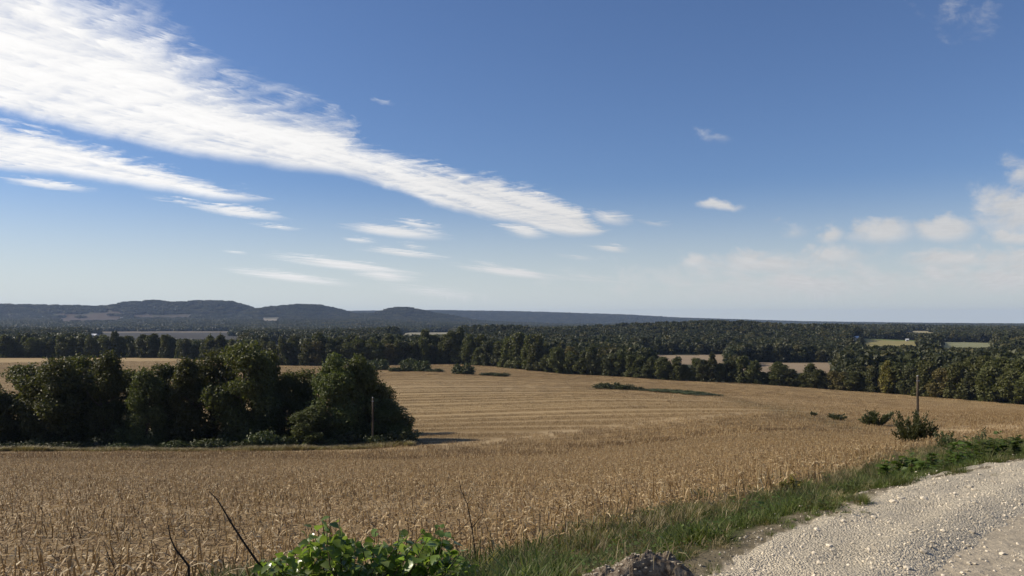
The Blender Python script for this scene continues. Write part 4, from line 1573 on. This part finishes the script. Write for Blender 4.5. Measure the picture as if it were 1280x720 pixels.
def weed(px, D, h, seed, label, leafsize=.11, yellow=False, group=None):
    g = np.random.default_rng(seed)
    x, y = at(px, D)
    z = ground_z(x, y)
    t = empty('weed', (x, y, z), g.uniform(0, 6.28))
    tag(t, label, 'weed', group)
    A_ = Acc(); C, Dd = [], []
    for i in range(5):
        a = g.uniform(0, 6.28); sp = h * g.uniform(.05, .35)
        tip = np.array([math.cos(a) * sp, math.sin(a) * sp, h * g.uniform(.6, 1)])
        A_.tube([(0, 0, -.03), tip * .5 + np.array([0, 0, h * .06]), tip], [.008, .006, .003], 4)
        m_ = 16
        tt = g.uniform(.25, 1.0, m_)
        c = tip[None] * tt[:, None]
        az = g.uniform(0, 6.28, m_)
        dirv = np.stack([np.cos(az), np.sin(az), g.uniform(-.3, .5, m_)], -1)
        C.append(c + dirv * leafsize * .5); Dd.append(dirv)
    obj('stems', A_.mesh('stems', [M['stem']], True), t)
    c = np.vstack(C); d_ = unit(np.vstack(Dd)); n = len(c)
    b = unit(np.cross(d_, np.array([0, 0, 1.0]) + g.normal(0, .3, (n, 3))))
    s = leafsize * g.uniform(.5, 1.2, n)[:, None]
    up = np.cross(b, d_)
    V = np.stack([c - d_ * s * .5, c + b * s * .42 + up * s * .1, c + d_ * s * .6, c - b * s * .42 + up * s * .1], 1).reshape(-1, 3)
    obj('foliage', mesh_np('foliage', V, np.arange(n * 4).reshape(-1, 4), [M['leaf_yellow'] if yellow else M['leaf_weed']]), t)


WG = 'green weeds on the verge by the road bend'
for i, (px, D, h) in enumerate([(1108, 15.5, .42), (1122, 15, .5), (1140, 15.5, .55), (1152, 15, .5), (1165, 16.5, .45), (1188, 16.5, .62), (1200, 16, .62), (1212, 17, .75), (1224, 16.5, .72), (1238, 17, .8), (1250, 18, .7), (1268, 18, .62), (1176, 14.5, .4), (1215, 14, .45), (1130, 13.5, .38)]):
    weed(px, D, h, 30 + i, 'broad leaved green weed on the verge by the road bend', .13, group=WG)
weed(993, 14.6, .38, 60, 'small yellow leaved weed against the corn stubble edge', .08, True)
weed(981, 14.9, .30, 61, 'tiny yellowing weed just beside the yellow leaved one', .07, True)

# ------------------------------------------------------------------ gravel stones
stones = []
for i in range(7):
    g = np.random.default_rng(1200 + i)
    ico = bpy.data.meshes.new('tmp')
    import bmesh
    bm = bmesh.new()
    bmesh.ops.create_icosphere(bm, subdivisions=1, radius=1.0)
    for v in bm.verts:
        v.co = Vector(v.co) * g.uniform(.75, 1.15)
        v.co.x *= 1.0 + .35 * (i % 3) * .5; v.co.z *= g.uniform(.55, .7)
    bm.to_mesh(ico); bm.free()
    ico.name = 'stone_%d' % i
    ico.materials.append(M['stone'])
    stones.append(ico)
c_st = source_collection('stone_sources', stones)
g = np.random.default_rng(321)


def road_pos(n, wmin, wmax, umin, umax):
    u = g.uniform(umin, umax, n); w_ = g.uniform(wmin, wmax, n)
    bx = np.interp(u, su, ex); by = np.interp(u, su, ey)
    ax = np.interp(u, su, nx_); ay = np.interp(u, su, ny_)
    X_ = bx + ax * w_; Y_ = by + ay * w_
    pz = ROAD_Z + .03 + .8 * np.interp(w_, wv, rut) + road_z(X_, Y_) - .06 * (1 - sstep(w_ + .12 * (noise2(X_, Y_, .5, 21) - .5), -.15, .2))
    pz = np.maximum(pz, H(X_, Y_))
    return X_, Y_, pz, w_


Xs, Ys, Zs, Ws = road_pos(150000, -0.4, 5.0, 1.0, 22)
pxs_ = np.where(Ys > .5, Xs / np.maximum(Ys, .5) * F + 640, -999)
track_thin = np.exp(-((Ws - 1.35) / .3) ** 2) + np.exp(-((Ws - 3.0) / .3) ** 2)
k = (pxs_ > 600) & (pxs_ < 1340) & (Ys > 2.5) & (g.random(len(Xs)) > track_thin * .5)
k &= g.random(len(Xs)) < np.clip(8 / np.hypot(Xs, Ys), .3, 1)
k &= g.random(len(Xs)) < .12 + 1.1 * sstep(noise2(Xs, Ys, .55, 71) * .6 + noise2(Xs, Ys, .2, 72) * .4, .3, .68)
k &= (Ws > 0.15) | (g.random(len(Xs)) < sstep(Ws, -.45, .15))
Xs, Ys, Zs = Xs[k], Ys[k], Zs[k]
n = len(Xs)
print('stones', n)
ssz = 0.0026 + 0.011 * g.random(n) ** 7
rot = g.uniform(0, 6.28, (n, 3)) * np.array([.15, .15, 1])
scatter('gravel', np.stack([Xs, Ys, Zs + ssz * .2], -1), rot, ssz, g.integers(0, 7, n), c_st, 'loose crushed limestone gravel covering the road', 'gravel')
Xs, Ys, Zs, Ws = road_pos(420, .05, 4.5, 2.0, 13)
cnt = 0
for i in range(len(Xs)):
    p_ = Xs[i] / max(Ys[i], .5) * F + 640
    row = HOR - Zs[i] / max(Ys[i], .5) * F
    if Ys[i] < 3 or p_ > 1290 or p_ < 880 or row > 730 or cnt >= 110:
        continue
    o = obj('stone', stones[i % 7], None, (Xs[i], Ys[i], Zs[i] + .006))
    s = g.uniform(.011, .024) if cnt % 6 else g.uniform(.024, .034)
    o.scale = (s, s * g.uniform(.7, 1), s * g.uniform(.7, 1)); o.rotation_euler = (g.normal(0, .1), g.normal(0, .1), g.uniform(0, 6.28))
    tag(o, 'egg sized pale limestone lying loose on the gravel road', 'stone', 'larger stones on the road')
    cnt += 1

# ------------------------------------------------------------------ earth mound at the verge edge
x0m, ym = at(800, 4.75)
nu, nvv = 70, 34
U, Vv = np.meshgrid(np.linspace(-1, 1, nu), np.linspace(-1, 1, nvv))
mx = x0m + U * 0.46; my = ym + Vv * 0.20 + .04 * np.sin(U * 5)
prof = np.clip(1 - np.abs(Vv) ** 2.6, 0, 1) * np.clip(1 - np.abs(U) ** 5, 0, 1)
mz = H(mx, my) - .06 + prof * (.27 + .05 * np.sin(U * 4 + 1) - .04 * U) + prof * (.05 * (noise2(mx, my, .14, 3) - .5) + .05 * (noise2(mx, my, .05, 4) - .5) + .03 * (noise2(mx, my, .025, 5) - .5))
im = np.arange(nu * nvv).reshape(nvv, nu)
fm = np.stack([im[:-1, :-1], im[:-1, 1:], im[1:, 1:], im[1:, :-1]], -1).reshape(-1, 4)
M['earth'] = plain_mat('dark crumbly earth', (0.06, 0.043, 0.03), (0.22, 0.18, 0.135), 26, .95, .1, .9, coords='World')
md_ = empty('earth_mound', (x0m, ym, float(H(np.array([x0m]), np.array([ym]))[0])))
tag(md_, 'low crumbly mound of dark earth topped with gravel at the verge edge', 'mound')
loc = np.array(md_.location)
obj('earth', mesh_np('earth', np.stack([mx, my, mz], -1).reshape(-1, 3) - loc, fm, [M['earth']], False), md_)
A_ = Acc()
g = np.random.default_rng(88)
sv = np.array([v.co[:] for v in stones[0].vertices]); st_ = np.array([p.vertices[:] for p in stones[0].polygons])
for i in range(1500):
    a = g.integers(0, nvv); b = g.integers(0, nu)
    if prof[a, b] < .35 or (Vv[a, b] < -.15 and g.random() < .8) or (U[a, b] > .15 and g.random() < .75):  # pale pebbles thinned on front and right: the mound's shaded side, put into colour
        continue
    s = g.uniform(.004, .012)
    ang = g.uniform(0, 6.28); R_ = np.array([[math.cos(ang), -math.sin(ang), 0], [math.sin(ang), math.cos(ang), 0], [0, 0, 1]])
    A_.add(sv @ R_ * s + np.array([mx[a, b], my[a, b], mz[a, b]]) - loc, None, st_)
tag(obj('pebbles', A_.mesh('pebbles', [M['stone']]), md_), kind='stuff')
A_ = Acc()
for i in range(46):
    u_, v_ = g.uniform(-.95, .95), g.uniform(-.5, .6)
    q = np.array([x0m + u_ * .44, ym + v_ * .2, float(np.interp(u_, np.linspace(-1, 1, nu), mz[17])) + .0]) - loc
    leaf_strip(A_, q, g.uniform(0, 6.28), g.uniform(.08, .22), .006, g.uniform(.02, .12), g.uniform(-.02, .1), g)
tag(obj('dead_grass', A_.mesh('dead_grass', [M['dry_grass']]), md_), kind='stuff')

# ------------------------------------------------------------------ leafy bush at the bottom of the view

def leaf_mesh(name, seed, lobes):
    g = np.random.default_rng(seed)
    prof = [(0, .0), (.12, .30), (.34, .46 if not lobes else .52), (.52, .36), (.68, .36 if lobes else .28), (.86, .15), (1.0, 0)]
    V = []
    for t, w in prof:
        bend = -.22 * t * t
        V += [(-w * .92, t, bend + .18 * w), (0, t, bend), (w * .92, t, bend + .18 * w)]
    Q = []
    for k in range(len(prof) - 1):
        a = 3 * k
        Q += [(a, a + 1, a + 4, a + 3), (a + 1, a + 2, a + 5, a + 4)]
    me = mesh_np(name, np.array(V) + g.normal(0, .012, (len(V), 3)), np.array(Q), [M['leaf_bush']], True)
    return me


LM = [leaf_mesh('leaf', 1, False), leaf_mesh('leaf', 2, True), leaf_mesh('leaf', 3, False), leaf_mesh('leaf', 4, True)]
bx0, by0 = at(455, 6.0)
bz0 = ground_z(bx0, by0)
nb = empty('leafy_bush', (bx0, by0, bz0))
tag(nb, 'bright green leafy bush at the field edge below the road', 'bush')
g = np.random.default_rng(64)
TIPS = []   # px, row, depth of the shoot tips
for i in range(40):
    px = g.uniform(322, 592)
    lim = np.interp(px, [318, 345, 380, 400, 420, 440, 470, 500, 545, 575, 592], [700, 682, 662, 646, 644, 656, 664, 666, 654, 678, 704])
    TIPS.append((px, lim + g.uniform(0, 55) * (0.35 if i < 18 else 1.0), g.uniform(5.75, 6.35)))
TIPS += [(412, 644, 6.0), (402, 648, 6.0), (424, 647, 6.05), (546, 655, 6.0), (500, 664, 6.0), (470, 662, 6.0), (556, 658, 6.05), (530, 662, 5.95)]
nleaf = 0
for i, (px, row, D) in enumerate(TIPS):
    X_, Y_ = at(px, D)
    tip = np.array([X_, Y_, -(row - HOR) / F * D]) - np.array([bx0, by0, bz0])
    base = np.array([tip[0] * .55 + g.normal(0, .05), g.normal(0, .12), -.02])
    if tip[2] < .15: tip[2] = .15
    mid = base * .4 + tip * .6 + np.array([g.normal(0, .03), 0, -.04])
    A_ = Acc(); A_.tube([base, base * .65 + mid * .35, mid, tip], [.009, .007, .005, .003], 5)
    stem = obj('stem', A_.mesh('stem', [M['stem']], True), nb)
    for j in range(6 if i < 40 else 7):
        if nleaf >= 298:
            break
        t = 1 - j * .105 + g.uniform(-.03, .03)
        c = base * (1 - t) ** 2 + 2 * t * (1 - t) * mid + t * t * tip
        lo = obj('leaf', LM[int(g.integers(0, 4))], nb, tuple(c))
        s = g.uniform(.06, .12) * (.75 if j == 0 else 1)
        lo.scale = (s, s, s)
        lo.rotation_euler = (g.normal(-.15, .55), g.normal(0, .45), g.uniform(0, 6.28))
        nleaf += 1
# inner foliage too crowded to tell apart
C = []
for i in range(1100):
    px = g.uniform(326, 590)
    lim = np.interp(px, [318, 345, 380, 400, 420, 440, 470, 500, 545, 575, 592], [704, 690, 674, 662, 662, 670, 674, 676, 667, 690, 710])
    D = g.uniform(5.85, 6.5)
    X_, Y_ = at(px, D)
    C.append(np.array([X_, Y_, -(lim + 6 + g.uniform(0, 75) - HOR) / F * D]))
C = np.array(C) - np.array([bx0, by0, bz0])
C = C[C[:, 2] > .03]
lv = np.array([v.co[:] for v in LM[0].vertices]); lf = np.array([p.vertices[:] for p in LM[0].polygons])
A_ = Acc()
for c in C:
    e = Euler((g.normal(-.3, .6), g.normal(0, .5), g.uniform(0, 6.28))).to_matrix()
    s = g.uniform(.05, .095)
    A_.add(lv @ np.array(e).T * s + c, lf)
tag(obj('inner_foliage', A_.mesh('inner_foliage', [M['leaf_bush']], True), nb), kind='stuff')

# dead twigs and weed skeletons in front of the corn

def twig(name, pts, r0, label, forks=()):
    """pts: (px,row,depth) from the foot up"""
    W_ = [np.array([*at(p, D), -(q - HOR) / F * D]) for p, q, D in pts]
    foot = W_[0].copy()
    gz = ground_z(foot[0], foot[1])
    foot2 = foot.copy(); foot2[2] = gz - .03
    path = [foot2] + W_ if foot[2] - gz > .02 else W_
    o0 = np.array([foot[0], foot[1], gz])
    A_ = Acc()
    A_.tube(np.array(path) - o0, np.linspace(r0, r0 * .3, len(path)), 6)
    for fpts, fr_ in forks:
        Wf = [np.array([*at(p, D), -(q - HOR) / F * D]) for p, q, D in fpts]
        A_.tube(np.array(Wf) - o0, np.linspace(fr_, fr_ * .3, len(Wf)), 5)
    o = obj(name, A_.mesh(name, [M['twig']], True), None, tuple(o0))
    return tag(o, label, 'twig')


twig('dead_twig', [(334, 716, 6.0), (322, 703, 6.0), (306, 680, 6.0), (291, 657, 6.0), (281, 640, 6.0), (272, 625, 6.0), (261, 614, 6.0)], .012,
     'long thin dark twig leaning out of the leafy bush', [([(291, 657, 6.0), (287, 646, 6.0)], .004), ([(278, 634, 6.0), (281, 626, 6.0)], .003)])
twig('dead_twig', [(236, 708, 6.4), (228, 697, 6.4), (219, 686, 6.4), (213, 672, 6.4), (210, 656, 6.4)], .012,
     'short curved dark twig beside the long leaning twig', [([(228, 697, 6.4), (236, 694, 6.4)], .004)])
twig('dead_weed', [(145, 714, 8.6), (138, 700, 8.6), (132, 685, 8.6), (130, 676, 8.6)], .007,
     'thin dead weed skeleton in the stubble away from the leafy bush', [([(138, 700, 8.6), (126, 690, 8.6)], .004), ([(141, 706, 8.6), (158, 692, 8.6), (162, 688, 8.6)], .004)])
twig('dead_weed', [(594, 690, 7.8), (590, 660, 7.8), (584, 630, 7.8), (576, 612, 7.8), (574, 600, 7.8)], .008,
     'tall thin dead weed standing in the corn between leafy bush and verge',
     [([(590, 660, 7.8), (604, 642, 7.8), (602, 630, 7.8)], .005), ([(588, 650, 7.8), (570, 668, 7.8), (566, 674, 7.8)], .004), ([(584, 630, 7.8), (592, 622, 7.8)], .004), ([(580, 618, 7.8), (570, 612, 7.8)], .003)])
twig('dead_weed', [(880, 672, 8.5), (885, 660, 8.5), (893, 645, 8.5), (897, 638, 8.5)], .005, 'pale thin grass stalk leaning over the verge behind the earth mound')

# ------------------------------------------------------------------ air
hm, b, out = mat('valley haze')
pv = b.n('ShaderNodeVolumePrincipled')
pv.inputs['Color'].default_value = (0.50, 0.67, 1.0, 1)
pv.inputs['Density'].default_value = 4.6e-5
pv.inputs['Anisotropy'].default_value = 0.1
hm.node_tree.links.new(pv.outputs[0], out.inputs['Volume'])
A_ = Acc()
A_.box(-12700, 12700, -12700, 12700, float(GZ.min()) - 1.5, max(float(GZ.max()) + 22, 150))
tag(obj('haze', A_.mesh('haze', [hm])), 'thin blue haze lying over the whole valley', 'haze', kind='stuff')
